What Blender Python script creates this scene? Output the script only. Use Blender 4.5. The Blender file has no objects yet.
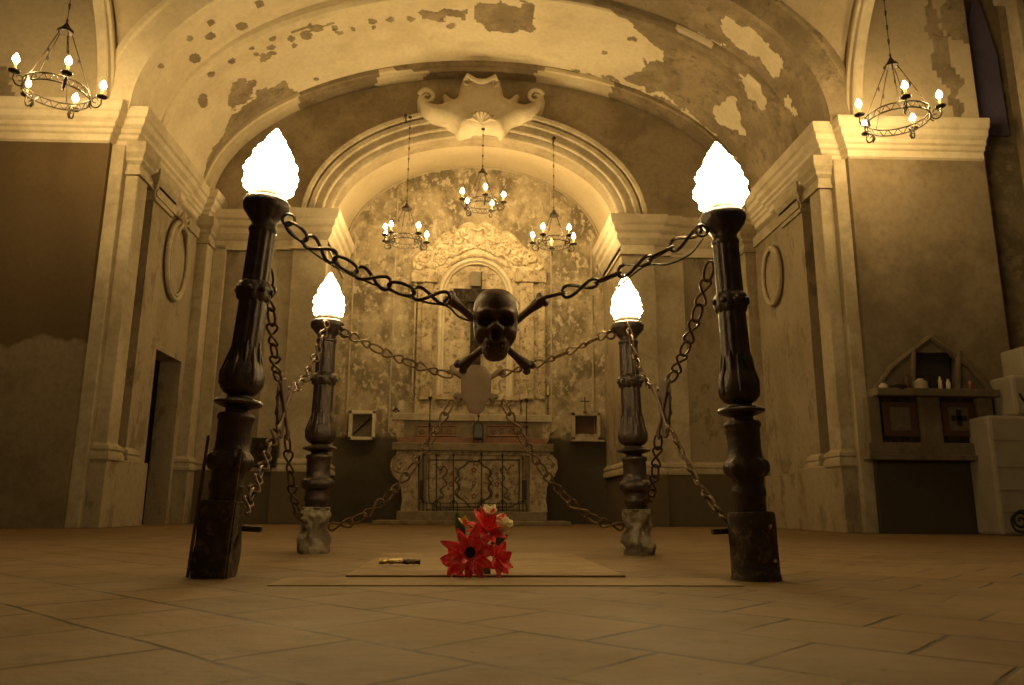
import bpy, bmesh, math, random
from mathutils import Vector, Matrix, noise
random.seed(7)
PI = math.pi
sc = bpy.context.scene
col = sc.collection

# ------------------------------------------------------------------ camera
FPX, HC = 767.0, 0.25
Rcam = (Matrix.Rotation(-math.radians(3.6), 3, 'Z') @ Matrix.Rotation(PI/2 + math.radians(12.2), 3, 'X')
        @ Matrix.Rotation(math.radians(0.4), 3, 'Z'))
CAM = Vector((0, 0, HC))
def ray(px, py): return Rcam @ Vector((px-512, -(py-342.5), -FPX))
def at(px, py, Y):
    d = ray(px, py); return CAM + d*(Y/d.y)
def atX(px, py, X):
    d = ray(px, py); return CAM + d*(X/d.x)
def atZ(px, py, Z=0.0):
    d = ray(px, py); return CAM + d*((Z-HC)/d.z)
def proj(p):
    q = Rcam.transposed() @ (Vector(p)-CAM)
    return 512-FPX*q.x/q.z, 342.5+FPX*q.y/q.z
cd = bpy.data.cameras.new('camera'); cam = bpy.data.objects.new('camera', cd); col.objects.link(cam)
cam.matrix_world = Matrix.Translation(CAM) @ Rcam.to_4x4()
cd.sensor_width = 36; cd.lens = FPX/1024*36; cd.clip_end = 100
cd.dof.use_dof = True; cd.dof.focus_distance = 3.6; cd.dof.aperture_fstop = 7.0
sc.camera = cam

# ------------------------------------------------------------------ helpers
XC = 0.19
def skew(v): return (v[0], v[1]-0.033*(v[0]-XC), v[2])      # the old room is not quite square
def wloc(o):
    p = Vector((0, 0, 0))
    while o is not None:
        p += o.location; o = o.parent
    return p
class MB:
    def __init__(s): s.v = []; s.f = []
    def add(s, vs, fs):
        n = len(s.v); s.v += [tuple(v) for v in vs]; s.f += [tuple(i+n for i in f) for f in fs]; return s
    def box(s, x0, x1, y0, y1, z0, z1):
        return s.add([(x0,y0,z0),(x1,y0,z0),(x1,y1,z0),(x0,y1,z0),(x0,y0,z1),(x1,y0,z1),(x1,y1,z1),(x0,y1,z1)],
              [(0,3,2,1),(4,5,6,7),(0,1,5,4),(1,2,6,5),(2,3,7,6),(3,0,4,7)])
    def tube(s, pts, r, n=8, closed=False):
        pts = [Vector(p) for p in pts]; m = len(pts)
        rs = r if isinstance(r, (list, tuple)) else [r]*m
        T = []
        for i in range(m):
            a = pts[i-1] if (i > 0 or closed) else pts[i]; b = pts[(i+1) % m] if (i < m-1 or closed) else pts[i]
            t = b-a; T.append(t.normalized() if t.length > 1e-9 else Vector((0,0,1)))
        ref = Vector((0,0,1)) if abs(T[0].z) < .9 else Vector((1,0,0))
        u = T[0].cross(ref).normalized(); vs = []
        for i in range(m):
            u = (u-T[i]*u.dot(T[i]))
            u = u.normalized() if u.length > 1e-6 else T[i].orthogonal().normalized()
            w = T[i].cross(u)
            for k in range(n):
                a = 2*PI*k/n; vs.append(pts[i]+(u*math.cos(a)+w*math.sin(a))*rs[i])
        fs = []
        for i in range(m if closed else m-1):
            j = (i+1) % m
            for k in range(n):
                k2 = (k+1) % n; fs.append((i*n+k, i*n+k2, j*n+k2, j*n+k))
        if not closed: fs += [tuple(range(n))[::-1], tuple((m-1)*n+k for k in range(n))]
        return s.add(vs, fs)
    def lathe(s, prof, n=24, c=(0,0,0), mod=None):
        vs = []; fs = []
        for r, z in prof:
            for k in range(n):
                a = 2*PI*k/n; q = r*(mod(a, z) if mod else 1)
                vs.append((c[0]+q*math.cos(a), c[1]+q*math.sin(a), c[2]+z))
        for i in range(len(prof)-1):
            for k in range(n):
                k2 = (k+1) % n; fs.append((i*n+k, i*n+k2, (i+1)*n+k2, (i+1)*n+k))
        fs.append(tuple(range(n))[::-1]); fs.append(tuple((len(prof)-1)*n+k for k in range(n)))
        return s.add(vs, fs)
    def sweep(s, path, prof, side=1, caps=True):
        m = len(path); N = []
        def nr(a, b):
            d = Vector((b[0]-a[0], b[1]-a[1])).normalized(); return Vector((d.y, -d.x))*side
        for i in range(m):
            a = nr(path[i-1], path[i]) if i else None; b = nr(path[i], path[i+1]) if i < m-1 else None
            if a is None: N.append(b)
            elif b is None: N.append(a)
            else:
                h = a+b; N.append(h/max(.25, h.dot(a)))
        vs = [(p[0]+N[i].x*o, p[1]+N[i].y*o, z) for i, p in enumerate(path) for o, z in prof]
        q = len(prof); fs = [(i*q+k, (i+1)*q+k, (i+1)*q+k+1, i*q+k+1) for i in range(m-1) for k in range(q-1)]
        if caps: fs += [tuple(range(q)), tuple((m-1)*q+k for k in range(q))]
        return s.add(vs, fs)
    def arch(s, curve, prof, Y):                      # curve of (x, z, nx, nz); prof of (dr, dy)
        q = len(prof); m = len(curve)
        vs = [(x+nx*dr, Y+dy, z+nz*dr) for x, z, nx, nz in curve for dr, dy in prof]
        fs = [(i*q+k, (i+1)*q+k, (i+1)*q+k+1, i*q+k+1) for i in range(m-1) for k in range(q-1)]
        fs += [tuple(range(q)), tuple((m-1)*q+k for k in range(q))]
        return s.add(vs, fs)
    def grid(s, nu, nv, f):
        vs = [f(i/nu, j/nv) for i in range(nu+1) for j in range(nv+1)]
        return s.add(vs, [(i*(nv+1)+j, (i+1)*(nv+1)+j, (i+1)*(nv+1)+j+1, i*(nv+1)+j+1) for i in range(nu) for j in range(nv)])
    def prism(s, poly, y0, y1):                        # poly in x,z
        n = len(poly)
        return s.add([(x,y0,z) for x,z in poly]+[(x,y1,z) for x,z in poly],
            [tuple(range(n)), tuple(range(2*n-1, n-1, -1))]+[(i, i+n, (i+1)%n+n, (i+1)%n) for i in range(n)])
    def blob(s, c, r, n=10, m=7):
        rx, ry, rz = r if isinstance(r, (tuple, list)) else (r, r, r)
        vs = [(c[0], c[1], c[2]-rz)]
        for i in range(1, m):
            t = -PI/2+PI*i/m
            for k in range(n):
                a = 2*PI*k/n; vs.append((c[0]+rx*math.cos(t)*math.cos(a), c[1]+ry*math.cos(t)*math.sin(a), c[2]+rz*math.sin(t)))
        vs.append((c[0], c[1], c[2]+rz)); L = len(vs)-1
        fs = [(0, 1+(k+1)%n, 1+k) for k in range(n)]+[(L, L-n+k, L-n+(k+1)%n) for k in range(n)]
        fs += [(1+i*n+k, 1+i*n+(k+1)%n, 1+(i+1)*n+(k+1)%n, 1+(i+1)*n+k) for i in range(m-2) for k in range(n)]
        return s.add(vs, fs)
    def xf(s, M):
        s.v = [tuple(M @ Vector(v)) for v in s.v]; return s
    def build(s, name, mat, parent=None, sk=False, smooth=False, bevel=0, world=False, attr=None, solid=0, sub=0):
        vs = [skew(v) for v in s.v] if sk else s.v
        wv = vs
        if parent is not None and (sk or world):
            o0 = wloc(parent); vs = [(v[0]-o0.x, v[1]-o0.y, v[2]-o0.z) for v in vs]
        me = bpy.data.meshes.new(name); me.from_pydata(vs, [], s.f)
        bm = bmesh.new(); bm.from_mesh(me); bmesh.ops.recalc_face_normals(bm, faces=bm.faces); bm.to_mesh(me); bm.free()
        me.materials.append(mat)
        if smooth:
            me.shade_smooth()
            me.set_sharp_from_angle(angle=math.radians(smooth if smooth is not True else 40))
        if attr:
            at_ = me.color_attributes.new('patch', 'FLOAT_COLOR', 'POINT')
            for i, v in enumerate(wv):
                a = attr(v); at_.data[i].color = (a, a, a, 1)
        o = bpy.data.objects.new(name, me); col.objects.link(o); o.parent = parent
        if solid:
            m = o.modifiers.new('s', 'SOLIDIFY'); m.thickness = solid; m.offset = 0
        if bevel:
            m = o.modifiers.new('b', 'BEVEL'); m.width = bevel; m.segments = 2; m.limit_method = 'ANGLE'; m.angle_limit = .6
        if sub:
            m = o.modifiers.new('u', 'SUBSURF'); m.levels = sub; m.render_levels = sub
        return o
def tag(o, label=None, cat=None, group=None, kind=None):
    for k, v in (('label', label), ('category', cat), ('group', group), ('kind', kind)):
        if v: o[k] = v
    return o
def struct(o): o['kind'] = 'structure'; return o
def thing(name, label, cat, loc=(0,0,0), rot=(0,0,0), group=None):
    o = bpy.data.objects.new(name, None); col.objects.link(o); o.location = loc; o.rotation_euler = rot
    o.empty_display_size = .05
    return tag(o, label, cat, group)
def copy_tree(o, parent=None):
    c = o.copy(); col.objects.link(c); c.parent = parent
    for ch in list(o.children): copy_tree(ch, c)
    return c

# ------------------------------------------------------------------ materials
def principled(name):
    m = bpy.data.materials.new(name); m.use_nodes = True
    nt = m.node_tree; b = nt.nodes['Principled BSDF']; return m, nt, b
def N(nt, t, **kw):
    n = nt.nodes.new(t)
    for k, v in kw.items():
        if k in n.inputs: n.inputs[k].default_value = v
        else: setattr(n, k, v)
    return n
def rgba(c): return (c[0], c[1], c[2], 1)
def mixc(nt, fac, a, b):
    n = nt.nodes.new('ShaderNodeMix'); n.data_type = 'RGBA'
    for sock, v in ((n.inputs[0], fac), (n.inputs[6], a), (n.inputs[7], b)):
        if isinstance(v, (int, float)): sock.default_value = v
        elif isinstance(v, tuple): sock.default_value = rgba(v)
        else: nt.links.new(v, sock)
    return n.outputs[2]
def ramp(nt, src, a, b):
    n = nt.nodes.new('ShaderNodeMapRange'); n.interpolation_type = 'SMOOTHSTEP'
    nt.links.new(src, n.inputs[0]); n.inputs[1].default_value = a; n.inputs[2].default_value = b; return n.outputs[0]
def noisy(nt, scale, detail=6, rough=.6, stretch=(1,1,1)):
    g = nt.nodes.new('ShaderNodeNewGeometry'); mp = nt.nodes.new('ShaderNodeMapping'); mp.inputs['Scale'].default_value = stretch
    nt.links.new(g.outputs['Position'], mp.inputs[0])
    n = N(nt, 'ShaderNodeTexNoise', Scale=scale, Detail=detail, Roughness=rough); nt.links.new(mp.outputs[0], n.inputs['Vector'])
    return n.outputs[0]
def plaster(name, c1, c2, scale=1.2, lo=.42, hi=.62, rough=.9, bump=.25, patch=None, zones=(), fine=.25, c3=None, stretch=(1,1,1)):
    m, nt, b = principled(name)
    out = mixc(nt, ramp(nt, noisy(nt, scale, 8, .65, stretch), lo, hi), c1, c2)
    if c3: out = mixc(nt, ramp(nt, noisy(nt, scale*2.7, 9, .7, stretch), .52, .60), out, c3)
    if patch:
        a = N(nt, 'ShaderNodeAttribute', attribute_name='patch')
        pv = mixc(nt, ramp(nt, noisy(nt, 1.6, 7, .7), .42, .62), patch, tuple(x*1.5 for x in patch)); pv = mixc(nt, ramp(nt, noisy(nt, 5, 8, .75), .52, .66), pv, tuple(x*.75 for x in patch))
        out = mixc(nt, ramp(nt, a.outputs['Fac'], .35, .65), out, pv)
    if zones:
        g = nt.nodes.new('ShaderNodeNewGeometry'); sx = nt.nodes.new('ShaderNodeSeparateXYZ'); nt.links.new(g.outputs['Position'], sx.inputs[0])
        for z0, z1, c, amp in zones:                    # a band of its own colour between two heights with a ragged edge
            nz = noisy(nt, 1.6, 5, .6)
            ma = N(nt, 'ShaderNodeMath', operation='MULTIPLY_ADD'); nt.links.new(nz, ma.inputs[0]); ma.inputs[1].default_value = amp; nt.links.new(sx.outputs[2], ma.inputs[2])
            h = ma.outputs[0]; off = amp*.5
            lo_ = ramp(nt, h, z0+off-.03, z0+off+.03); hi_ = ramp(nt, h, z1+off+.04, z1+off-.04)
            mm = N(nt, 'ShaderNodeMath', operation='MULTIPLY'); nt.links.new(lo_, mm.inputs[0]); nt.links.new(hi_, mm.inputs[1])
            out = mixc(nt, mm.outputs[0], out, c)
    fn = noisy(nt, 14, 6, .7)
    out = mixc(nt, ramp(nt, fn, .35, .8), out, mixc(nt, fine, out, (0.05,.035,.02)))
    nt.links.new(out, b.inputs['Base Color']); b.inputs['Roughness'].default_value = rough
    b.inputs['Specular IOR Level'].default_value = .25
    bp = N(nt, 'ShaderNodeBump', Strength=bump, Distance=.02); nt.links.new(noisy(nt, 9, 8, .7), bp.inputs['Height']); nt.links.new(bp.outputs[0], b.inputs['Normal'])
    return m
def simple(name, c, rough=.5, metal=0, c2=None, scale=20, bump=0, spec=.5):
    m, nt, b = principled(name)
    if c2:
        nt.links.new(mixc(nt, ramp(nt, noisy(nt, scale), .4, .65), c, c2), b.inputs['Base Color'])
    else:
        nt.links.new(mixc(nt, ramp(nt, noisy(nt, scale), .3, .9), c, tuple(x*.8 for x in c)), b.inputs['Base Color'])
    b.inputs['Roughness'].default_value = rough; b.inputs['Metallic'].default_value = metal; b.inputs['Specular IOR Level'].default_value = spec
    if bump:
        bp = N(nt, 'ShaderNodeBump', Strength=bump, Distance=.01); nt.links.new(noisy(nt, scale*2), bp.inputs['Height']); nt.links.new(bp.outputs[0], b.inputs['Normal'])
    return m
def emit(name, c, s):
    m, nt, b = principled(name); b.inputs['Emission Color'].default_value = rgba(c); b.inputs['Emission Strength'].default_value = s
    b.inputs['Base Color'].default_value = (.8,.75,.6,1); return m

PALE, GREYP = (.78,.68,.49), (.26,.205,.135)
M_vault = plaster('vault_plaster', PALE, (.68,.58,.40), .9, .45, .65, patch=GREYP, fine=.15)
M_lunette = plaster('lunette_plaster', (0.391,0.315,0.208), (0.272,0.212,0.136), 1.3, fine=.3)
M_pass = plaster('shaded_passage_plaster', (.07,.055,.035), (.05,.04,.025), 2)  # the unlit passage's darkness is put into this plaster colour
M_wall = plaster('wall_plaster', (0.330,0.271,0.185), (0.264,0.211,0.139), 1.1, fine=.25, c3=(0.218,0.172,0.112), stretch=(1,1,.5))
M_trim = plaster('stucco_trim', (0.437,0.367,0.257), (0.343,0.281,0.187), 2.0, fine=.3)
M_trimp = plaster('pale_stucco', (0.619,0.533,0.387), (0.516,0.430,0.301), 2.0, fine=.15)
M_pierL = plaster('pier_stone', (0.234,0.183,0.117), (0.172,0.133,0.082), 1.0, zones=((2.1,4.75,(0.105,0.070,0.035),.5),), fine=.35)
M_pierR = plaster('pier_stone_right', (0.223,0.174,0.112), (0.155,0.118,0.074), .9, zones=((-1,.86,(.065,.05,.033),.05),), fine=.35)
M_up = plaster('upper_plaster', (0.607,0.506,0.350), (0.515,0.423,0.285), .9, patch=GREYP, fine=.2)
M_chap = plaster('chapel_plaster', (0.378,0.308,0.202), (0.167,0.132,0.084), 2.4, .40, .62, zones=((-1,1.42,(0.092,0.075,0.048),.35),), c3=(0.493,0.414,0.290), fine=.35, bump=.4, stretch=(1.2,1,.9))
M_chapv = plaster('chapel_vault_plaster', (0.581,0.484,0.326), (0.528,0.440,0.299), 1.2, fine=.12)
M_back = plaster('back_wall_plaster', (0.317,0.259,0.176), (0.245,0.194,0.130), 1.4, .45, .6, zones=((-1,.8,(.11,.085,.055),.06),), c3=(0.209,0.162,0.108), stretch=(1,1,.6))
M_stone = plaster('carved_stone', (0.493,0.399,0.264), (0.323,0.255,0.162), 5, fine=.35, c3=(0.204,0.153,0.093), bump=.6)
M_marble = plaster('altar_marble', (0.257,0.207,0.136), (0.187,0.148,0.094), 6, fine=.35)
M_crest = plaster('crest_stone', (.68,.57,.39), (.50,.40,.26), 6, fine=.3, c3=(.34,.26,.16), bump=.4)
M_redm = simple('red_marble', (.24,.10,.05), .5, c2=(.16,.08,.05), scale=12)
M_inlay = simple('dark_inlay', (.05,.035,.03), .5)
M_redin = simple('red_inlay', (.20,.06,.035), .5)
M_iron = simple('black_iron', (.028,.022,.017), .5, .5, c2=(.055,.038,.024), scale=30, bump=.3)
M_post = simple('cast_iron', (.045,.032,.026), .42, .55, c2=(.075,.05,.035), scale=18, bump=.5)
M_rust = simple('rusty_chain_iron', (.13,.075,.035), .5, .6, c2=(.06,.036,.02), scale=40, bump=.4)
M_chain = simple('dark_chain_iron', (.085,.055,.028), .4, .6, c2=(.04,.026,.016), scale=40, bump=.4)
M_lime = plaster('limed_base', (.16,.12,.08), (.42,.36,.26), 7, .45, .6, bump=.9)
M_bases = plaster('sooty_base', (.05,.038,.024), (.09,.065,.04), 9, bump=.9, c3=(.15,.11,.07))
M_skull = simple('dark_bronze', (.11,.065,.038), .55, .15, c2=(.075,.045,.028), scale=25, bump=.25)
M_skullb = simple('dusty_bronze', (.13,.08,.042), .7, .1, c2=(.10,.06,.032), scale=15)
M_glass = emit('lit_globe_glass', (1,.75,.34), 48)
M_bulb = emit('lit_flame_bulb', (1,.68,.27), 370)
M_bulbs = emit('small_flame_bulb', (1,.69,.28), 260)
M_bulboff = simple('dim_bulb_glass', (.8,.65,.35), .2)
M_sleeve = simple('candle_sleeve', (.65,.50,.28), .6)
M_candle = simple('wax_candle', (.60,.47,.26), .5)
M_white = simple('white_painted_block', (0.345,0.300,0.232), .65, c2=(0.300,0.255,0.195), scale=4)
M_redf = simple('red_petal', (.95,.035,.045), .4, c2=(.95,.16,.15), scale=45)
M_blk = simple('black_centre', (.01,.008,.008), .8)
M_wf = simple('cream_petal', (.80,.70,.42), .5, c2=(.85,.78,.55), scale=50)
M_yf = simple('yellow_petal', (.85,.55,.08), .5)
M_leaf = simple('green_leaf', (.05,.16,.035), .45, c2=(.09,.22,.05), scale=40)
M_darkwood = simple('dark_wood', (.012,.009,.006), .8, c2=(.05,.033,.02), spec=.2, scale=15)
M_redwood = simple('reddish_wood', (.075,.028,.015), .55, c2=(.08,.034,.02), scale=15)
M_paper = simple('yellowed_paper', (.14,.11,.07), .7, c2=(.11,.085,.055), scale=15)
M_dark = simple('niche_shade_and_black', (.02,.015,.01), .8)  # shrine niche shade put into the colour; also the black cross
M_gold = simple('gilt_foil', (.55,.38,.13), .35, .7, c2=(.28,.2,.09), scale=60)
M_glassd = simple('glass_pane', (.10,.10,.085), .15)
M_step = plaster('lamplit_slab_stone', (.31,.215,.12), (.25,.17,.09), 3, fine=.25)  # overlapping lamp light is put into the paler stone colour

def floor_mat():
    m, nt, b = principled('stone_paving')
    g = nt.nodes.new('ShaderNodeNewGeometry'); mp = nt.nodes.new('ShaderNodeMapping')
    mp.inputs['Rotation'].default_value = (0,0,math.radians(45)); mp.inputs['Location'].default_value = (.078,-.116,0)
    nt.links.new(g.outputs['Position'], mp.inputs[0])
    wob = N(nt, 'ShaderNodeTexNoise', Scale=3.0, Detail=3); nt.links.new(mp.outputs[0], wob.inputs['Vector'])
    add = N(nt, 'ShaderNodeVectorMath', operation='MULTIPLY_ADD'); nt.links.new(wob.outputs['Color'], add.inputs[0]); add.inputs[1].default_value = (.03,.03,0); nt.links.new(mp.outputs[0], add.inputs[2])
    bt = nt.nodes.new('ShaderNodeTexBrick'); nt.links.new(add.outputs[0], bt.inputs['Vector'])
    for k, v in (('Scale', 1.0), ('Mortar Size', .0075), ('Brick Width', .335), ('Row Height', .293), ('Mortar Smooth', .6), ('Bias', 0.0)): bt.inputs[k].default_value = v
    bt.inputs['Color1'].default_value = (.205,.125,.052,1); bt.inputs['Color2'].default_value = (.155,.093,.039,1); bt.inputs['Mortar'].default_value = (.05,.032,.018,1)
    out = mixc(nt, ramp(nt, noisy(nt, 2.2, 8, .65), .4, .65), bt.outputs['Color'], (.185,.12,.056))
    fd = N(nt, 'ShaderNodeMath', operation='MULTIPLY'); nt.links.new(bt.outputs['Fac'], fd.inputs[0]); nt.links.new(ramp(nt, noisy(nt, 1.7, 3, .5), .46, .72), fd.inputs[1])
    out = mixc(nt, ramp(nt, noisy(nt, 6, 9, .75, (1,1,1)), .5, .75), out, (.11,.072,.038))
    out = mixc(nt, ramp(nt, noisy(nt, 30, 5, .7), .62, .72), out, (.07,.045,.025))
    out = mixc(nt, fd.outputs[0], out, (.05,.032,.018))
    nt.links.new(out, b.inputs['Base Color'])
    r = nt.nodes.new('ShaderNodeMapRange'); nt.links.new(noisy(nt, 4), r.inputs[0]); r.inputs[3].default_value = .55; r.inputs[4].default_value = .85
    nt.links.new(r.outputs[0], b.inputs['Roughness']); b.inputs['Specular IOR Level'].default_value = .3
    sb = N(nt, 'ShaderNodeMath', operation='MULTIPLY_ADD'); nt.links.new(fd.outputs[0], sb.inputs[0]); sb.inputs[1].default_value = -1.2; nt.links.new(noisy(nt, 5, 7, .6), sb.inputs[2])
    bp = N(nt, 'ShaderNodeBump', Strength=.7, Distance=.02); nt.links.new(sb.outputs[0], bp.inputs['Height']); nt.links.new(bp.outputs[0], b.inputs['Normal'])
    return m
M_floor = floor_mat()

# ------------------------------------------------------------------ room shell
YP, YB, D2, D3 = 8.76, 8.93, 11.75, 13.2
LW, RW = -4.20, 4.58
def R_(x): return (.26-x) if abs(x) < 3 else (.38-x)
def ell(xc, hw, z0, rise, n=96, a0=0.0, a1=PI):
    out = []
    for i in range(n+1):
        a = a0+(a1-a0)*i/n; x = xc-hw*math.cos(a); z = z0+rise*math.sin(a)
        nv = Vector((-math.cos(a)/hw, math.sin(a)/rise)).normalized(); out.append((x, z, nv.x, nv.y))
    return out
struct(MB().box(-10,11,-4,14,-.3,0).build('floor', M_floor))

# pixel outlines of the bare grey areas, baked to the vault's own vertices
def inpoly(x, y, P):
    c = False; j = len(P)-1
    for i in range(len(P)):
        if (P[i][1] > y) != (P[j][1] > y) and x < (P[j][0]-P[i][0])*(y-P[i][1])/(P[j][1]-P[i][1])+P[i][0]: c = not c
        j = i
    return c
GREYS = [[(226,97),(236,84),(253,79),(256,92),(244,100),(230,110)],
 [(198,195),(204,172),(212,150),(222,136),(230,118),(248,100),(262,90),(286,83),(294,92),(303,96),(280,106),(262,118),(246,133),(228,156),(212,182),(206,200)],
 [(474,3),(533,3),(534,30),(500,31),(476,26)], [(417,12),(465,9),(465,17),(420,21)], [(292,30),(334,21),(335,24),(296,34)],
 [(545,0),(590,2),(629,20),(652,44),(665,52),(661,63),(645,60),(642,71),(626,73),(626,80),(667,96),(700,120),(735,160),(765,215),(860,215),(860,-90),(600,-90),(560,-20)],
 [(262,56),(272,52),(266,60),(258,63)], [(417,68),(432,64),(470,66),(440,72),(420,78)], [(540,66),(610,78),(680,105),(676,112),(600,86),(540,74)]]
LIGHTS = [[(739,79),(750,76),(768,100),(764,112),(754,100),(744,92)], [(721,30),(728,15),(750,28),(783,60),(778,78),(757,58),(736,46)],
 [(677,27),(700,34),(725,48),(700,44),(680,35)], [(790,95),(800,118),(792,112),(783,98)], [(712,110),(735,95),(745,135),(725,130)]]
SPOTS = [(211,23,4,3),(211,36,5,4),(190,39,3,3),(161,66,3,3),(242,26,6,4),(259,4,5,4),(203,101,5,7),(231,61,4,3),(211,74,4,4),(195,58,6,5),(272,38,4,3),
 (271,47,4,3),(252,48,3,2),(256,55,3,2),(266,56,5,2),(272,53,5,2),(291,39,4,3),(306,35,6,4),(294,45,3,2),(318,29,5,3),(335,28,4,3),(340,33,4,2),(353,29,3,2),
 (372,22,5,3),(374,28,2,2),(391,20,4,3),(410,19,4,3),(451,26,5,3),(316,79,3,2),(604,53,3,2),(632,39,6,2),(497,29,7,2)]
def vmask(v):
    px, py = proj(v)
    nz = noise.fractal(Vector(v)*5, 1, 2, 4)*5; nw = noise.fractal(Vector(v)*5+Vector((9,3,1)), 1, 2, 4)*5
    qx, qy = px+nz, py+nw
    for P in LIGHTS:
        if inpoly(qx, qy, P): return 0.0
    for P in GREYS:
        if inpoly(qx, qy, P): return 1.0
    qx, qy = px+nz*.25, py+nw*.25
    for a, b, rx, ry in SPOTS:
        if ((qx-a)/rx)**2+((qy-b)/ry)**2 < 1: return 1.0
    return 0.0
def vault(y0, y1, hw, rise, nu, nv, name, z0=5.0, hw2=None, rise2=None, mat=None, mask=True, xc=XC):
    def f(u, v):
        a = PI*u; h = hw+((hw2 or hw)-hw)*v; r = rise+((rise2 or rise)-rise)*v
        return (xc-h*math.cos(a), y0+(y1-y0)*v, z0+r*math.sin(a))
    return struct(MB().grid(nu, nv, f).build(name, mat or M_vault, sk=True, smooth=60, attr=vmask if mask else None, solid=0))
vault(8.74, 9.60, 4.34, 2.50, 420, 30, 'ceiling')
vault(9.60, 11.75, 4.40, 2.50, 420, 84, 'ceiling')
b = MB().arch(ell(XC, 4.34, 5.0, 2.44), [(.06,-.12),(0,-.10),(-.02,-.09),(-.06,-.03),(-.06,.07),(-.02,.09),(-.02,.11),(.12,.11)], 9.66)
struct(b.build('trim_1', M_vault, sk=True, smooth=30, attr=vmask))
b = MB().arch(ell(XC, 4.30, 5.0, 2.35, 240), [(.18,-.29),(.07,-.29),(.06,-.24),(.0,-.22),(0,-.14),(0,-.07),(0,0),(.16,0)], 11.74)
def ringmask(v):
    px, py = proj(v); nz = noise.noise(Vector(v)*4)*9
    return 0.0 if (378 < px+nz < 424 or 535 < px+nz < 613) and py > 70 else (.42 if px < 300 else 1.0)
struct(b.build('trim_2', M_vault, sk=True, smooth=30, attr=ringmask))
b = MB().arch(ell(XC, 4.34, 5.0, 2.50), [(0,.1),(0,-.04),(.07,-.05),(.30,-.05),(.33,-.08),(.40,-.08),(.42,.1)], 8.74)
struct(b.build('trim_3', M_vault, sk=True, smooth=30, attr=vmask))
# lunette wall with the chapel arch, and the piers under it
ci, co = ell(.13, 2.33, 4.76, 1.50), ell(XC, 4.62, 4.9, 2.75)
b = MB(); n = len(ci)
b.add([(x,D2,z) for x,z,_,_ in ci]+[(x,D2,z) for x,z,_,_ in co]+[(x,D2+.3,z) for x,z,_,_ in ci], [(i,i+1,n+i+1,n+i) for i in range(n-1)]+[(i,i+1,2*n+i+1,2*n+i) for i in range(n-1)])
struct(b.build('wall_back', M_lunette, sk=True))
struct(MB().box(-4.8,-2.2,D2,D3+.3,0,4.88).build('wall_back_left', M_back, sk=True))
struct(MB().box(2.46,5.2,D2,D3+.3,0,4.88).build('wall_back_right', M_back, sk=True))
def cf(u, v):
    a = PI*u; return (.13-2.33*math.cos(a), D2+.02+(D3-D2-.02)*v, 4.76+(1.50+.16*v)*math.sin(a))
struct(MB().grid(80, 4, cf).build('ceiling_chapel', M_chapv, sk=True, smooth=60))
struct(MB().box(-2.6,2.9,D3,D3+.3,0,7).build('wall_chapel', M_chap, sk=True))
b = MB().arch(ell(.13, 2.29, 4.76, 1.63), [(0,0),(0,-.02),(.02,-.03),(.03,-.02),(.03,0)], D3)
for x in (-2.0,-1.27,1.52,2.25): b.box(x-.012,x+.012,D3-.02,D3,1.5,5.0 if abs(x-.13)>2 else 5.95)
struct(b.build('trim_4', M_trim, sk=True))
# archivolt of the chapel arch
b = MB().arch(ell(.13, 2.33, 4.76, 1.50), [(0,.02),(0,-.07),(.02,-.08),(.11,-.08),(.12,-.12),(.14,-.13),(.25,-.12),(.27,-.16),(.33,-.17),(.36,-.13),(.38,-.2),(.43,-.22),(.45,-.2),(.45,0)], D2)
struct(b.build('trim_5', M_trim, sk=True, smooth=30))
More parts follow.
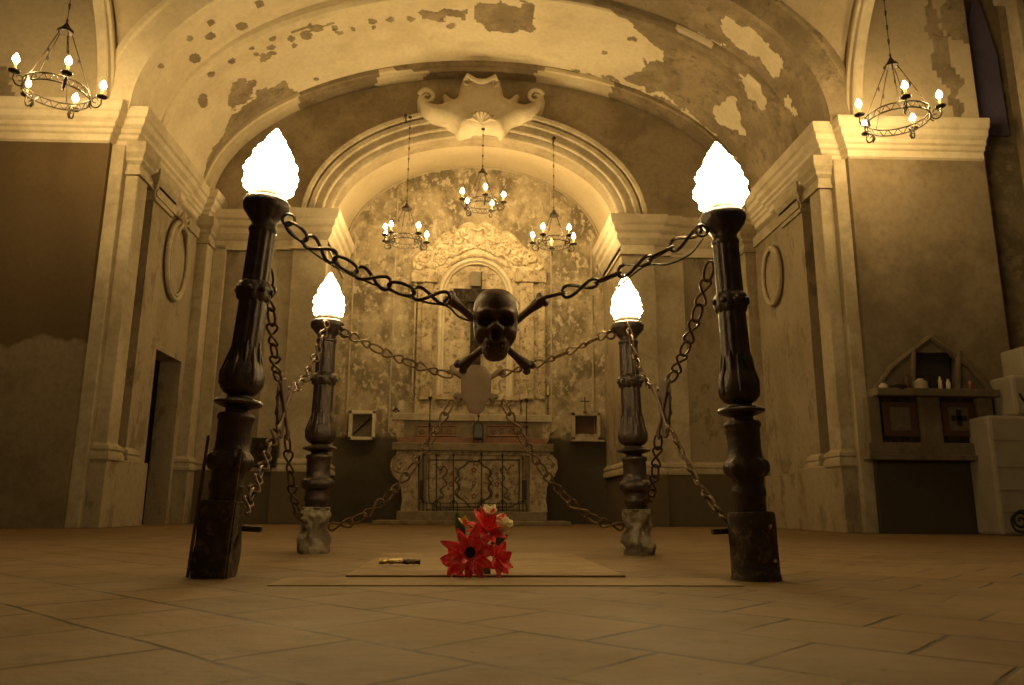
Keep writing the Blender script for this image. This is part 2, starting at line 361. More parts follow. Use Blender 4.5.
# side walls, solid, with the left doorway
for side in (0, 1):
    X = (lambda x: x) if side == 0 else R_
    def bx(b, xa, xb, *r):
        a, c = sorted((X(xa), X(xb))); b.box(a, c, *r)
    nm = 'left' if side == 0 else 'right'
    b = MB(); bx(b, -4.9, LW-.26, YB, 9.85, 0, 5.05); bx(b, LW-.24, LW+.03, YB, 9.85, 4.36, 5.0)
    if side == 0:
        bx(b, -4.48, LW+.03, 9.72, 10.33, 0, 5.05); bx(b, -4.48, LW+.03, 10.33, 11.28, 2.33, 5.05); bx(b, -4.48, LW+.03, 11.28, 11.9, 0, 5.05)
    else: bx(b, -4.9, LW+.03, 9.72, 11.9, 0, 5.05)
    struct(b.build('wall_'+nm, M_wall, sk=True))
    b = MB()
    bx(b, -4.36, LW, YP+.06, YB+.1, 0, 4.58)
    bx(b, LW-.28, LW+.15, YB, 9.22, .86, 4.3)
    bx(b, LW-.01, LW+.20, 11.42, 11.76, .86, 4.3)
    struct(b.build('trim_pilasters_'+nm, M_trim, sk=True, bevel=.012))
    b = MB()
    bx(b, LW-.27, LW+.19, YB-.04, 10.06, 0, .78); bx(b, LW-.01, LW+.24, 11.38, 11.76, 0, .8)
    if side == 1: bx(b, LW-.01, LW+.11, 10.06, 11.4, 0, .74)
    struct(b.build('baseboard_'+nm, M_wall, sk=True, bevel=.01))
    sd = 1 if side == 0 else -1
    b = MB()
    bprof = [(0,.76),(.06,.76),(.065,.80),(.05,.84),(.04,.86),(.055,.88),(.045,.92),(.012,.94),(0,.96)]
    for path in ([(LW,YB),(LW+.15,YB),(LW+.15,9.22),(LW-.2,9.22)], [(LW-.2,9.72),(LW+.03,9.72),(LW+.03,10.0),(LW,10.0)], [(LW,11.42),(LW+.20,11.42),(LW+.20,11.75)]):
        b.sweep([(X(x), y) for x, y in path], bprof, sd)
    struct(b.build('trim_bases_'+nm, M_trim, sk=True, smooth=30))
    # capitals and side entablature
    aprof = [(0,4.22),(.035,4.22),(.035,4.27),(.01,4.28),(.01,4.36),(.05,4.40),(.05,4.44),(.09,4.50),(.09,4.64),(0,4.64)]
    b = MB()
    for path in ([(LW,YB),(LW+.15,YB),(LW+.15,9.22),(LW-.2,9.22)], [(LW-.2,9.72),(LW+.03,9.72),(LW+.03,10.3),(LW,10.3)], [(LW,11.42),(LW+.20,11.42),(LW+.20,11.75)]):
        b.sweep([(X(x), y) for x, y in path], aprof, sd)
    b.sweep([(X(x), y) for x, y in ((LW+.03,9.74),(LW+.03,11.75))], [(0,4.3),(.03,4.3),(.03,4.36),(.05,4.4),(.05,4.44),(.02,4.46),(0,4.46)], sd)
    struct(b.build('trim_capitals_'+nm, M_trim, sk=True, smooth=30))
    cprof = [(-.12,4.56),(0,4.56),(.03,4.58),(.03,4.66),(.06,4.68),(.07,4.72),(.10,4.74),(.10,4.79),(.15,4.83),(.16,4.90),(.19,4.92),(.21,4.99),(.21,5.04),(0,5.05)]
    b = MB().sweep([(X(x), y) for x, y in ((-9.5 if side == 0 else -6.08,YP),(-4.38,YP),(-4.38,YB),(LW+.06,YB),(LW+.06,10.62),(LW+.02,10.62),(LW+.02,11.42),(LW+.14,11.42),(LW+.14,11.76))], cprof, sd)
    struct(b.build('trim_cornice_'+nm, M_trimp, sk=True, smooth=30))
    # back wall: entablature, chapel pier, impost returning into the chapel
    b = MB(); bx(b, -2.74, -2.2, 11.62, D2+.01, .86, 4.5); bx(b, -3.1, -2.74, 11.70, D2+.01, .86, 4.3); bx(b, -4.0, -3.8, 11.69, D2+.01, .86, 4.3)
    struct(b.build('trim_pier_'+nm, M_trim, sk=True, bevel=.012))
    b = MB(); bx(b, -2.82, -2.2, 11.56, D2+.01, 0, .8); bx(b, -4.05, -2.82, 11.66, D2+.01, 0, .78)
    struct(b.build('baseboard_back_'+nm, M_back, sk=True, bevel=.01))
    b = MB()
    b.sweep([(X(x), y) for x, y in ((-4.05,D2),(-3.1,D2),(-3.1,11.70),(-2.74,11.70),(-2.74,11.62),(-2.2,11.62),(-2.2,D3))], bprof, sd)
    struct(b.build('trim_base_back_'+nm, M_trim, sk=True, smooth=30))
    ip = [(0,4.22),(.03,4.22),(.03,4.26),(0,4.27),(0,4.38),(.03,4.40),(.05,4.44),(.08,4.48),(.08,4.56),(.12,4.60),(.13,4.68),(.17,4.71),(.19,4.79),(.19,4.84),(0,4.85)]
    b = MB().sweep([(X(x), y) for x, y in ((-4.14,11.72),(-2.98,11.72),(-2.98,11.66),(-2.74,11.66),(-2.74,11.60),(-2.2,11.60),(-2.2,D3))], ip, sd)
    struct(b.build('trim_impost_'+nm, M_trimp, sk=True, smooth=30))
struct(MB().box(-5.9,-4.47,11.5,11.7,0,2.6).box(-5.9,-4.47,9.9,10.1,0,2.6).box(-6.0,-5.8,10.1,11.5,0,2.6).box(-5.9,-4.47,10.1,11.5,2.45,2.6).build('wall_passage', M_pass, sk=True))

# transept walls facing the camera
def upmask(v):
    px, py = proj(v); nz = noise.fractal(Vector(v)*3, 1, 2, 5)*9
    for P in ([(948,-30),(1000,-30),(985,30),(968,48),(952,42),(944,20)], [(925,20),(935,-5),(950,60),(962,80),(958,118),(948,90),(932,60)], [(-20,95),(-20,55),(5,62),(14,92),(10,100)]):
        if inpoly(px+nz, py+noise.fractal(Vector(v)*3+Vector((5,5,5)), 1, 2, 5)*9, P): return 1.0
    return 0.0
def plane_wall(x0, x1, z0, z1, y): return MB().grid(int((x1-x0)/.05), int((z1-z0)/.05), lambda u, v: (x0+(x1-x0)*u, y, z0+(z1-z0)*v))
struct(MB().box(-9.5,-4.36,YP,YP+.3,0,4.7).build('wall_transept_left', M_pierL, sk=True))
struct(MB().box(4.74,6.48,YP,YP+.3,0,4.7).build('wall_transept_right', M_pierR, sk=True))
b = plane_wall(-9.5,-4.26,4.95,8.3,YP+.02); b.box(-9.5,-4.30,YP+.03,YP+.3,4.95,8.3)
struct(b.build('wall_upper_left', M_up, sk=True, attr=upmask))
b = plane_wall(4.62,6.5,4.95,8.3,YP+.02); b.box(4.68,6.5,YP+.03,YP+.3,4.95,8.3)
struct(b.build('wall_upper_right', M_up, sk=True, attr=upmask))
# side arches over the transepts, pendentives, crossing vault
for side in (0, 1):
    X = (lambda x: x) if side == 0 else R_
    nm = 'left' if side == 0 else 'right'
    RR, RZ = 4.6, 2.9; npt = 40
    side_c = [(8.82-RR*(1-math.cos(PI*i/2/npt)), 5.02+RZ*math.sin(PI*i/2/npt), math.cos(PI*i/2/npt), math.sin(PI*i/2/npt)) for i in range(npt+1)]
    b = MB(); prof = [(.0,-.10),(0,0),(.02,.02),(.09,.02),(.11,.05),(.16,.05),(.18,0),(.30,0)]
    q = len(prof); vs = []
    for y, z, ny, nz in side_c:
        for dr, dx in prof: vs.append((X(-4.42+dx), y+ny*dr-.22, z+nz*dr))
    b.add(vs, [(i*q+k, (i+1)*q+k, (i+1)*q+k+1, i*q+k+1) for i in range(npt) for k in range(q-1)])
    struct(b.build('trim_side_arch_'+nm, M_trimp, sk=True, smooth=30))
    fr = [(X(-4.15-.30+4.64*(1-math.cos(PI*i/2/npt))) , 8.68, 5.0+2.88*math.sin(PI*i/2/npt)) for i in range(npt+1)]
    b = MB()
    sp = [(X(-4.40), y+.04, z+.16) for y, z, _, _ in side_c]
    def pf(u, v):
        i = min(npt, int(round(u*npt))); A, B = Vector(fr[i]), Vector(sp[i]); k = math.sin(PI*v)*.12*(A-B).length
        p = A.lerp(B, v); d = Vector(((XC-p.x), 4.4-p.y, 5-p.z)).normalized(); return tuple(p-d*k)
    b.grid(npt, 10, pf)
    struct(b.build('ceiling_pendentive_'+nm, M_up, sk=True, smooth=60, attr=lambda v: 0.0))
struct(MB().box(-9.5,9,-4,9,8.25,8.5).build('ceiling_crossing', M_up))
struct(MB().box(-9.8,-9.5,-4,9.4,0,8.3).build('wall_far_left', M_pierL))
# right passage: shallow recess with shade put into its plaster, then a near pier
M_rec = plaster('shaded_recess_plaster', (.17,.135,.085), (.11,.087,.055), 2, c3=(.19,.15,.1))
struct(MB().box(6.3,7.6,9.0,9.3,0,8.3).build('wall_recess', M_rec, sk=True))
M_blue = plaster('recess_daylight_tint', (.10,.085,.15), (.08,.07,.12), 2)  # daylight on the recess put into a bluish plaster colour
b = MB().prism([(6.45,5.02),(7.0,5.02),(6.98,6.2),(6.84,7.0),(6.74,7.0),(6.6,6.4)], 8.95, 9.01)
struct(b.build('recess_daylight', M_blue, sk=True))  # thin wedge carrying the painted daylight, not a moulding
struct(MB().box(7.12,8.9,8.6,11.6,0,8.3).build('wall_far_right', M_pierR, sk=True))
struct(MB().box(7.02,7.14,8.56,8.75,0,6.8).box(6.90,7.2,8.48,8.8,6.8,6.95).build('trim_near_pier', M_trim, sk=True, bevel=.02))

# ------------------------------------------------------------------ relief helper
def relief(b, poly, y, depth, cell=.02, w=.08, M=None):
    xs = [p[0] for p in poly]; zs = [p[1] for p in poly]
    n = len(poly)
    def near(x, z):
        best = 1e9; bp = None
        for i in range(n):
            ax, az = poly[i]; bx_, bz = poly[(i+1) % n]; dx, dz = bx_-ax, bz-az; L = dx*dx+dz*dz
            t = max(0, min(1, ((x-ax)*dx+(z-az)*dz)/L)) if L > 0 else 0
            qx, qz = ax+dx*t, az+dz*t; d = (x-qx)**2+(z-qz)**2
            if d < best: best = d; bp = (qx, qz)
        return math.sqrt(best), bp
    nx = int((max(xs)-min(xs))/cell)+2; nz = int((max(zs)-min(zs))/cell)+2; x0 = min(xs)-cell; z0 = min(zs)-cell
    cells = [[inpoly(x0+(i+.5)*cell, z0+(j+.5)*cell, poly) for j in range(nz+1)] for i in range(nx+1)]
    idx = {}; vs = []; fs = []
    def vid(i, j):
        if (i, j) in idx: return idx[(i, j)]
        x, z = x0+i*cell, z0+j*cell
        full = all(0 <= a <= nx and 0 <= c <= nz and cells[a][c] for a in (i-1, i) for c in (j-1, j))
        d, q = near(x, z)
        if full: h = depth*math.sqrt(max(0, 1-(1-min(1, d/w))**2)); vs.append((x, y-h, z))
        else: vs.append((q[0], y, q[1]))
        idx[(i, j)] = len(vs)-1; return idx[(i, j)]
    for i in range(nx+1):
        for j in range(nz+1):
            if cells[i][j]: fs.append((vid(i,j), vid(i+1,j), vid(i+1,j+1), vid(i,j+1)))
    return b.add(vs, fs)
def smoothpoly(P, it=2):
    for _ in range(it):
        Q = []
        for i in range(len(P)):
            a, c = P[i], P[(i+1) % len(P)]
            Q += [(a[0]*.75+c[0]*.25, a[1]*.75+c[1]*.25), (a[0]*.25+c[0]*.75, a[1]*.25+c[1]*.75)]
        P = Q
    return P
def spiral(cx, cz, y, r0, r1, a0, turns, n=28):
    return [(cx+(r0+(r1-r0)*i/n)*math.cos(a0+turns*2*PI*i/n), y, cz+(r0+(r1-r0)*i/n)*math.sin(a0+turns*2*PI*i/n)) for i in range(n+1)]

# stucco cartouche on the crown of the chapel arch
def pz(px, py, Y):
    p = at(px, py, Y); return (p.x, p.z)
YC = 11.5
o = at(481, 133, YC)
cart = thing('stucco_cartouche', 'large pale stucco cartouche with curled ends on the crown of the chapel arch', 'cartouche', (o.x, YC, o.z))
half = [(481,78),(470,75),(463,77),(460,84),(458,95),(452,98),(447,92),(441,92),(446,100),(438,103),(432,101),(428,97),(424,90),(418,92),(416,99),(418,108),(424,116),(434,121),(446,124),(454,128),(458,134),(468,131),(476,130),(481,131)]
full_ = [pz(x, y, YC) for x, y in half]+[pz(962-x, y, YC) for x, y in half[::-1][1:-1]]
b = relief(MB(), smoothpoly(full_, 1), YC+.14, .24, .018, .20)
b.prism(smoothpoly(full_, 1), YC+.12, YC+.26)
b.build('body', M_trimp, cart, world=True, smooth=60)
b = MB()
for s, (cx, cy) in ((1,(427,98)), (-1,(535,98))):
    b = MB(); c = pz(cx, cy, YC); b.tube(spiral(c[0], c[1], YC-.04, .13, .03, PI*.9 if s > 0 else PI*.1, s*-1.3), [.045-.03*i/28 for i in range(29)], 8)
    b.build('volute', M_trimp, cart, world=True, smooth=60)
b = MB(); c = pz(481, 124, YC)
for k in range(7):
    a = PI*(.05+.9*k/6); b.tube([(c[0]+.03*math.cos(a), YC-.12, c[1]-.03+.02*math.sin(a)), (c[0]+.15*math.cos(a), YC-.21, c[1]-.03+.12*math.sin(a)), (c[0]+.24*math.cos(a), YC-.14, c[1]-.03+.19*math.sin(a))], [.02,.04,.015], 7)
b.build('shell', M_trimp, cart, world=True, smooth=60)
b = MB(); c = pz(481, 86, YC)
b.tube([(c[0]-.28, YC-.08, c[1]+.02), (c[0]-.22, YC-.16, c[1]+.08), (c[0]-.1, YC-.17, c[1]-.0), (c[0], YC-.18, c[1]-.03), (c[0]+.1, YC-.17, c[1]), (c[0]+.22, YC-.16, c[1]+.08), (c[0]+.28, YC-.05, c[1]+.02)], [.03,.045,.04,.05,.04,.045,.03], 8)
for s in (-1,1): b.tube(spiral(c[0]+s*.22, c[1]-.0, YC-.11, .08, .02, PI/2, -s*1.2), .018, 6)
b.build('garland', M_trimp, cart, world=True, smooth=60)

# ------------------------------------------------------------------ oval wall frames
def oval(X, p_top, p_bot, p_l, p_r, label, bow, sgn):
    t, bt = atX(*p_top, X), atX(*p_bot, X); l, r = atX(*p_l, X), atX(*p_r, X)
    cy = (l.y+r.y)/2; ry = abs(l.y-r.y)/2; cz = (t.z+bt.z)/2; rz = (t.z-bt.z)/2
    th = thing('oval_frame', label, 'frame', (X, cy, cz-rz)); f = 1
    b = MB()
    b.tube([(X+sgn*.03, cy+ry*math.cos(a), cz+rz*math.sin(a)) for a in [2*PI*i/40 for i in range(40)]], .038, 8, True)
    b.tube([(X+sgn*.045, cy+ry*.84*math.cos(a), cz+rz*.9*math.sin(a)) for a in [2*PI*i/40 for i in range(40)]], .018, 6, True)
    b.build('moulding', M_trim, th, world=True, smooth=60)
    vs = [(X+sgn*.012, cy, cz)]+[(X+sgn*.012, cy+ry*math.cos(2*PI*i/40), cz+rz*math.sin(2*PI*i/40)) for i in range(40)]
    MB().add(vs, [(0,1+i,1+(i+1)%40) for i in range(40)]).build('panel', M_wall, th, world=True, solid=.01)
    if bow:
        b = MB()
        for s in (-1,1):
            b.tube([(X+sgn*.05, cy, cz+rz), (X+sgn*.09, cy+s*.12, cz+rz+.12), (X+sgn*.08, cy+s*.16, cz+rz+.02), (X+sgn*.06, cy+s*.06, cz+rz-.01)], .028, 7, True)
            b.tube([(X+sgn*.05, cy, cz+rz), (X+sgn*.08, cy+s*.14, cz+rz-.12), (X+sgn*.05, cy+s*.24, cz+rz-.3)], [.03,.03,.012], 7)
        b.blob((X+sgn*.07, cy, cz+rz+.03), .05)
        b.build('bow', M_lunette, th, world=True, smooth=60)
oval(-4.15, (178,222), (174,300), (165,260), (186,256), 'oval stucco frame with a ribbon bow on the left side wall above the doorway', True, 1)
oval(4.53, (774,246), (772,306), (782,276), (765,273), 'plain oval stucco frame on the right side wall', False, -1)

# ------------------------------------------------------------------ lamp posts
def zoff(r, z0, z1, k=3): return [(r, z0), (r, z1)]
POST = [(.150,0),(.150,.005)]
def post_profile():
    return [(.078,.24),(.078,.30),(.086,.31),(.086,.33),(.078,.345),(.082,.375),(.100,.385),(.112,.40),(.115,.415),(.110,.432),(.096,.445),(.086,.455),
     (.082,.49),(.083,.53),(.084,.565),(.092,.572),(.094,.582),(.088,.592),(.060,.598),(.058,.612),(.085,.618),(.116,.628),(.120,.636),(.112,.645),(.062,.655),
     (.058,.662),(.078,.672),(.096,.69),(.102,.715),(.100,.745),(.090,.775),(.080,.80),(.074,.83),(.070,.86)]
def make_post(i):
    lab, base, top, sc_, kind = [
     ('iron lamp post with a square sooty foot and iron stay bars, nearest on the left', (-.888,2.95), (268,195), 1.0, 0),
     ('iron lamp post with a round dark drum foot, nearest on the right, standing upright', (1.084,2.865), (722,208), 1.0, 1),
     ('iron lamp post with a lumpy limed foot, farther one on the left before the altar', (-.818,4.473), (328,318), .92, 2),
     ('iron lamp post with a cracked pale foot, farther one on the right before the altar', (.995,4.385), (627,320), .92, 3)][i]
    b0 = Vector((base[0], base[1], 0)); tp = at(top[0], top[1], base[1]); d = tp-b0; L = d.length
    rot = Vector((0,0,1)).rotation_difference(d).to_euler()
    th = thing('lamp_post', lab, 'lamp post', b0, rot, 'lamp posts at the corners of the chained square')
    S = L/1.48; rs = .745 if i < 2 else .80
    fl = lambda a, z: 1+.045*math.cos(12*a)
    lobes = lambda a, z: 1+(.07*abs(math.cos(4*a)) if .67 < z/S < .80 else (.04*math.cos(10*a) if .38 < z/S < .45 else 0))
    MB().lathe([(r*rs, z*S) for r, z in post_profile()], 40, mod=lobes).build('lower_column', M_post, th, smooth=45)
    MB().lathe([(.072*rs,.85*S),(.071*rs,.9*S),(.069*rs,1.0*S),(.068*rs,1.10*S),(.067*rs,1.2*S),(.066*rs,1.3*S),(.068*rs,1.34*S)], 48, mod=fl).build('fluted_shaft', M_post, th, smooth=60)
    # collar with leaves and studs
    b = MB().lathe([(.066*rs,1.03*S),(.08*rs,1.04*S),(.086*rs,1.06*S),(.086*rs,1.09*S),(.078*rs,1.105*S),(.066*rs,1.115*S)], 36, mod=lambda a, z: 1+.06*math.cos(9*a))
    for k in range(8):
        a = 2*PI*k/8; b.blob((.086*rs*math.cos(a), .086*rs*math.sin(a), 1.075*S), .013)
    b.build('collar', M_post, th, smooth=60)
    b = MB()
    for k in range(6):
        a = 2*PI*k/6+.3; c, s = math.cos(a), math.sin(a)
        b.tube([(.098*rs*c,.098*rs*s,.70*S),(.096*rs*c,.096*rs*s,.745*S),(.080*rs*c,.080*rs*s,.80*S),(.070*rs*c,.070*rs*s,.85*S)], [.009,.013,.009,.003], 6)
        a += PI/6; c, s = math.cos(a), math.sin(a)
        b.tube([(.084*rs*c,.084*rs*s,.775*S),(.073*rs*c,.073*rs*s,.83*S),(.069*rs*c,.069*rs*s,.87*S)], [.006,.010,.004], 6)
    b.build('leaf_ornament', M_post, th, smooth=60)
    cp = [(.066,1.315),(.074,1.322),(.074,1.335),(.066,1.342),(.066,1.36),(.078,1.375),(.092,1.395),(.110,1.415),(.115,1.43),(.115,1.445),(.106,1.455),(.090,1.462),(.086,1.485),(.080,1.49),(.03,1.49)]
    MB().lathe([(r*rs*(1+.06*(z>1.38)), z*S) for r, z in cp], 36, mod=lambda a, z: 1+(.04*math.cos(12*a) if 1.37*S < z < 1.43*S else 0)).build('capital', M_post, th, smooth=45)
    # flame shaped glass globe
    H = .283 if i < 2 else .275; Rg = .103 if i < 2 else .088
    tab = [(0,.74),(.05,.88),(.12,.97),(.22,1.0),(.34,.97),(.46,.88),(.56,.76),(.66,.62),(.75,.47),(.83,.34),(.90,.22),(.96,.12),(1,.03)]
    def rr(t):
        for (a, p), (c, q) in zip(tab, tab[1:]):
            if t <= c: return p+(q-p)*(t-a)/(c-a)
        return .03
    prof = [(Rg*rr(k/48)*(1+.045*math.sin(k/48*2*PI*7.5)), 1.487*S+H*k/48) for k in range(49)]
    g = MB().lathe(prof, 44, mod=lambda a, z: 1+.06*math.cos(6*(a+(z/S)*11))).build('flame_globe', M_glass, th, smooth=60)
    g['label'] = 'glowing white glass globe shaped as a flame'
    # foot
    if kind == 0:
        b = MB(); 
        def f(u, v):
            a = 2*PI*u; c, s = math.cos(a), math.sin(a); k = 1/max(abs(c), abs(s))**.8; r = (.069-.003*v)*k
            r += noise.noise(Vector((c*2, s*2, v*3)))*.008
            return (r*c, r*s, v*.27)
        b.grid(40, 10, f); b.lathe([(.05,.2),(.075,.268),(.05,.275)], 16)
        b.build('foot', M_bases, th, smooth=50)
        for sx, h, w in ((-.068,.50,.005), (.052,.46,.007)):
            MB().box(sx-w, sx+w, -.080, -.070, 0, h).build('stay_bar', M_rust, th, bevel=.002)
    elif kind == 1:
        b = MB().lathe([(.090,0),(.090,.01),(.087,.02),(.086,.10),(.087,.20),(.086,.232),(.080,.242),(.05,.245)], 40, mod=lambda a, z: 1+.012*math.sin(3*a+z*9))
        b.build('foot', M_bases, th, smooth=45)
        for a, z in ((-1.1,.19),(-1.0,.07)):
            MB().blob((.087*math.cos(a), .087*math.sin(a), z), .007).build('bolt', M_trimp, th, smooth=True)
    else:
        def f(u, v):
            a = 2*PI*u; c, s = math.cos(a), math.sin(a); r = .084-.014*v+.010*math.sin(v*9)
            r += noise.fractal(Vector((c*2+i, s*2, v*4)), 1, 2, 4)*.024
            return (r*c, r*s, v*.25)
        MB().grid(48, 24, f).lathe([(.05,.2),(.08,.245),(.05,.255)], 16).build('foot', M_lime, th, smooth=60)
    if kind < 2:
        s = 1 if kind == 0 else -1
        MB().box(min(0.07*s,.14*s), max(.07*s,.14*s), .02, .05, .165, .185).build('bracket', M_post, th, bevel=.003)
    # ring eyes for the chains
    b = MB(); s = 1 if kind in (0,2) else -1; rz = 1.375*S
    b.tube([(s*(.105*rs+.022+.024*math.cos(a)), -.02, rz+.024*math.sin(a)) for a in [2*PI*k/14 for k in range(14)]], .0065, 6, True)
    b.tube([(s*.07,-.02,rz),(s*(.105*rs+.002),-.02,rz)], .009, 6)
    b.build('ring_eye', M_post, th, smooth=60)
    return th
posts = [make_post(i) for i in range(4)]

# ------------------------------------------------------------------ skulls and crossbones
def skull_mesh():
    nu, nv = 72, 64; vs = []; 
    W = [(-.145,.016),(-.138,.034),(-.125,.044),(-.11,.050),(-.09,.056),(-.072,.070),(-.05,.082),(-.02,.087),(.02,.088),(.06,.088),(.09,.083),(.112,.072),(.128,.056),(.137,.038),(.142,.010)]
    def wz(z):
        for (a, p), (c, q) in zip(W, W[1:]):
            if z <= c:
                t = (z-a)/(c-a); return p+(q-p)*t
        return .012
    b = MB()
    def f(u, v):
        z = -.1445+.286*(.5-.5*math.cos(PI*v)); a = 2*PI*u; w = wz(z)
        x = w*math.copysign(abs(math.cos(a))**.85, math.cos(a)); fy = -math.sin(a)       # fy>0 is the face side
        dp = .060*min(1, w/.07)**.7
        if fy > 0:
            y = -dp*fy**.75*(1.0 if z > -.02 else .88)
            g = lambda cx, cz, rx, rz_: math.exp(-(((abs(x)-cx)/rx)**2+((z-cz)/rz_)**2)**2)
            y += .048*g(.038, .008, .025, .024)                   # eye sockets
            y += .034*math.exp(-((x/(.014-.12*(z+.045)))**2+((z+.045)/.024)**2)**2) if abs(z+.045) < .05 else 0
            y -= .013*g(.040, .040, .03, .011)                    # brow
            y -= .014*g(.058, -.030, .018, .014)                  # cheekbone
            y += .018*g(.056, -.068, .014, .022)                  # hollow under the cheekbone
            y -= .010*math.exp(-((z-.09)/.035)**2-(x/.06)**2)
            if -.105 < z < -.07 and abs(x) < .040:
                y += .005*math.cos(x*620)-.004+(.006 if abs(z+.0875) < .0022 else 0)
        else: y = .012*abs(fy)
        return (x, y, z)
    return b.grid(nu, nv, f)
def bone_mb(p, q, r=.0125):
    p, q = Vector(p), Vector(q); b = MB(); n = 14
    b.tube([p.lerp(q, i/n) for i in range(n+1)], [r*(1.75 if i in (0, n) else 1.5 if i in (1, n-1) else 1.12 if i in (2, n-2) else 1) for i in range(n+1)], 12)
    d = (q-p).normalized(); s = d.cross(Vector((0,1,0))).normalized()
    for e in (p, q):
        for k in (-1, 1): b.blob(e+s*k*r*1.1, r*1.15, 10, 8)
    return b
def make_skull(loc, rotz, label, ex, ez_up, ez_dn, mat, flat=1.0, by=.022):
    th = thing('skull_and_crossbones', label, 'skull ornament', loc, (0,0,rotz), 'skull and crossbones emblems held by the chains')
    th.scale = (1, flat, 1)
    skull_mesh().build('skull', mat, th, smooth=70)
    bone_mb((-ex,by,ez_up), (ex*.72,by,ez_dn), .0145).build('bone', mat, th, smooth=60)
    bone_mb((ex,by+.006,ez_up), (-ex*.72,by+.006,ez_dn), .0145).build('bone', mat, th, smooth=60)
    return th
def mid(a, b_): return (a+b_)/2
sF = at(495.5, 325, 2.93); sB = at(476, 389, 4.42); sL = at(283, 408, 3.7); sR = at(664, 408, 3.65)
make_skull(sF, math.radians(-1), 'dark bronze skull over crossed bones facing the camera, hung between the two near posts', .187, .115, -.165, M_skull)
make_skull(sB, PI, 'dusty brown skull plate with crossbones seen from behind, hung between the two far posts', .150, .115, -.055, M_skullb, .7, -.02)
make_skull(sL, -PI/2, 'skull and crossbones seen edge-on between the two left posts', .135, .12, -.12, M_skull, .42)
make_skull(sR, PI/2, 'skull and crossbones seen edge-on between the two right posts', .135, .12, -.12, M_skull, .42)

# ------------------------------------------------------------------ chains
def link_mesh(L=.126, W=.019, r=.0056):
    pts = []
    for i in range(36):
        t = 2*PI*i/36
        pts.append(((L/2-r)*math.cos(t)*1.0, W*math.sin(2*t), .0075*math.sin(t)))
    me = MB().tube(pts, r, 7, True); return me
def oval_link(L=.085, W=.019, r=.0048):
    return MB().tube([((L/2-r)*math.cos(t), W*math.sin(t), 0) for t in [2*PI*i/26 for i in range(26)]], r, 7, True)
_lm = {}
def linkdata(kind, mat, s):
    k = (kind, mat.name, s)
    if k not in _lm:
        o = (link_mesh(.126*s, .0195*s, .0055*s) if kind else oval_link(.095*s, .017*s, .0052*s)).build('link', mat, smooth=True)
        _lm[k] = o.data; bpy.data.objects.remove(o)
    return _lm[k]
def chain(name, label, p, q, sag, mat, s=1.0, group=None, ph=0):
    p, q = Vector(p), Vector(q); M = 400
    path = [p.lerp(q, i/M)-Vector((0,0,sag*4*(i/M)*(1-i/M))) for i in range(M+1)]
    cum = [0]
    for i in range(M): cum.append(cum[-1]+(path[i+1]-path[i]).length)
    tot = cum[-1]; pitch = {1: .108*s, 0: .078*s}
    seq = []; L = 0; k = ph
    while L < tot-.03:
        kd = 1 if k % 2 else 0; seq.append(kd); L += pitch[kd]; k += 1
    f = tot/L
    th = thing(name, label, 'chain', p, (0,0,0), group)
    def pt(d):
        d = max(0, min(tot, d))
        for i in range(M):
            if cum[i+1] >= d: return path[i].lerp(path[i+1], (d-cum[i])/max(1e-9, cum[i+1]-cum[i]))
        return path[-1]
    d = 0
    for j, kd in enumerate(seq):
        a, c = pt(d), pt(d+pitch[kd]*f); d += pitch[kd]*f
        t = (c-a).normalized(); up = Vector((0,-1,0)) if abs(t.y) < .7 else Vector((0,0,1))
        y = up.cross(t).normalized(); z = t.cross(y)
        R = Matrix((t, y, z)).transposed(); rr = (0.35 if j % 2 else -.75)+random.uniform(-.2,.2)+(0 if kd else 1.2)
        R = R @ Matrix.Rotation(rr, 3, 'X')
        o = bpy.data.objects.new('link', linkdata(kd, mat, s)); col.objects.link(o); o.parent = th
        o.matrix_local = Matrix.Translation((a+c)/2-p) @ R.to_4x4()
    return th
G = 'iron chains strung between the lamp posts and skulls'
def P(px, py, Y): return at(px, py, Y)
yb = 4.42
chain('chain', 'dark chain from the near left post top to the front skull', P(287,224,2.93), P(449,299,2.91), .06, M_chain, 1.3, G)
chain('chain', 'dark chain from the near right post top to the front skull', P(700,230,2.87), P(539,299,2.91), .035, M_chain, 1.3, G, 1)
chain('chain', 'bronze-toned chain from the far left post top to the rear skull', P(338,328,4.44), P(452,376,4.42), .03, M_rust, 1.15, G)
chain('chain', 'bronze-toned chain from the far right post top to the rear skull', P(616,328,4.38), P(501,374,4.42), .03, M_rust, 1.15, G, 1)
chain('chain', 'chain curving from the rear skull down to the far left post foot', P(452,401,4.42), P(330,527,4.40), .17, M_rust, 1.15, G)
chain('chain', 'chain curving from the rear skull down to the far right post foot', P(503,401,4.42), P(622,527,4.36), .17, M_rust, 1.15, G, 2)
def PX(px, py, X): return atX(px, py, X)
chain('chain', 'dark chain hanging from the near left post collar to the left side skull', P(269,268,3.02), sL+Vector((0,-.13,.11)), .05, M_chain, 1.1, G)
chain('chain', 'pale rusty chain from the far left post top to the left side skull', P(327,322,4.36), sL+Vector((0,.13,.11)), .10, M_rust, 1.1, G, 1)
chain('chain', 'rusty chain from the left side skull down to the near left post bracket', sL+Vector((0,-.12,-.12)), P(243,512,2.98), .03, M_rust, 1.1, G, 1)
chain('chain', 'dark chain from the left side skull down to the far left post foot', sL+Vector((0,.12,-.12)), P(306,522,4.32), .12, M_chain, 1.1, G)
chain('chain', 'dark chain hanging from the near right post to the right side skull', P(711,262,2.97), sR+Vector((0,-.13,.11)), .05, M_chain, 1.1, G)
chain('chain', 'pale rusty chain from the far right post top to the right side skull', P(627,322,4.30), sR+Vector((0,.13,.11)), .10, M_rust, 1.1, G, 1)
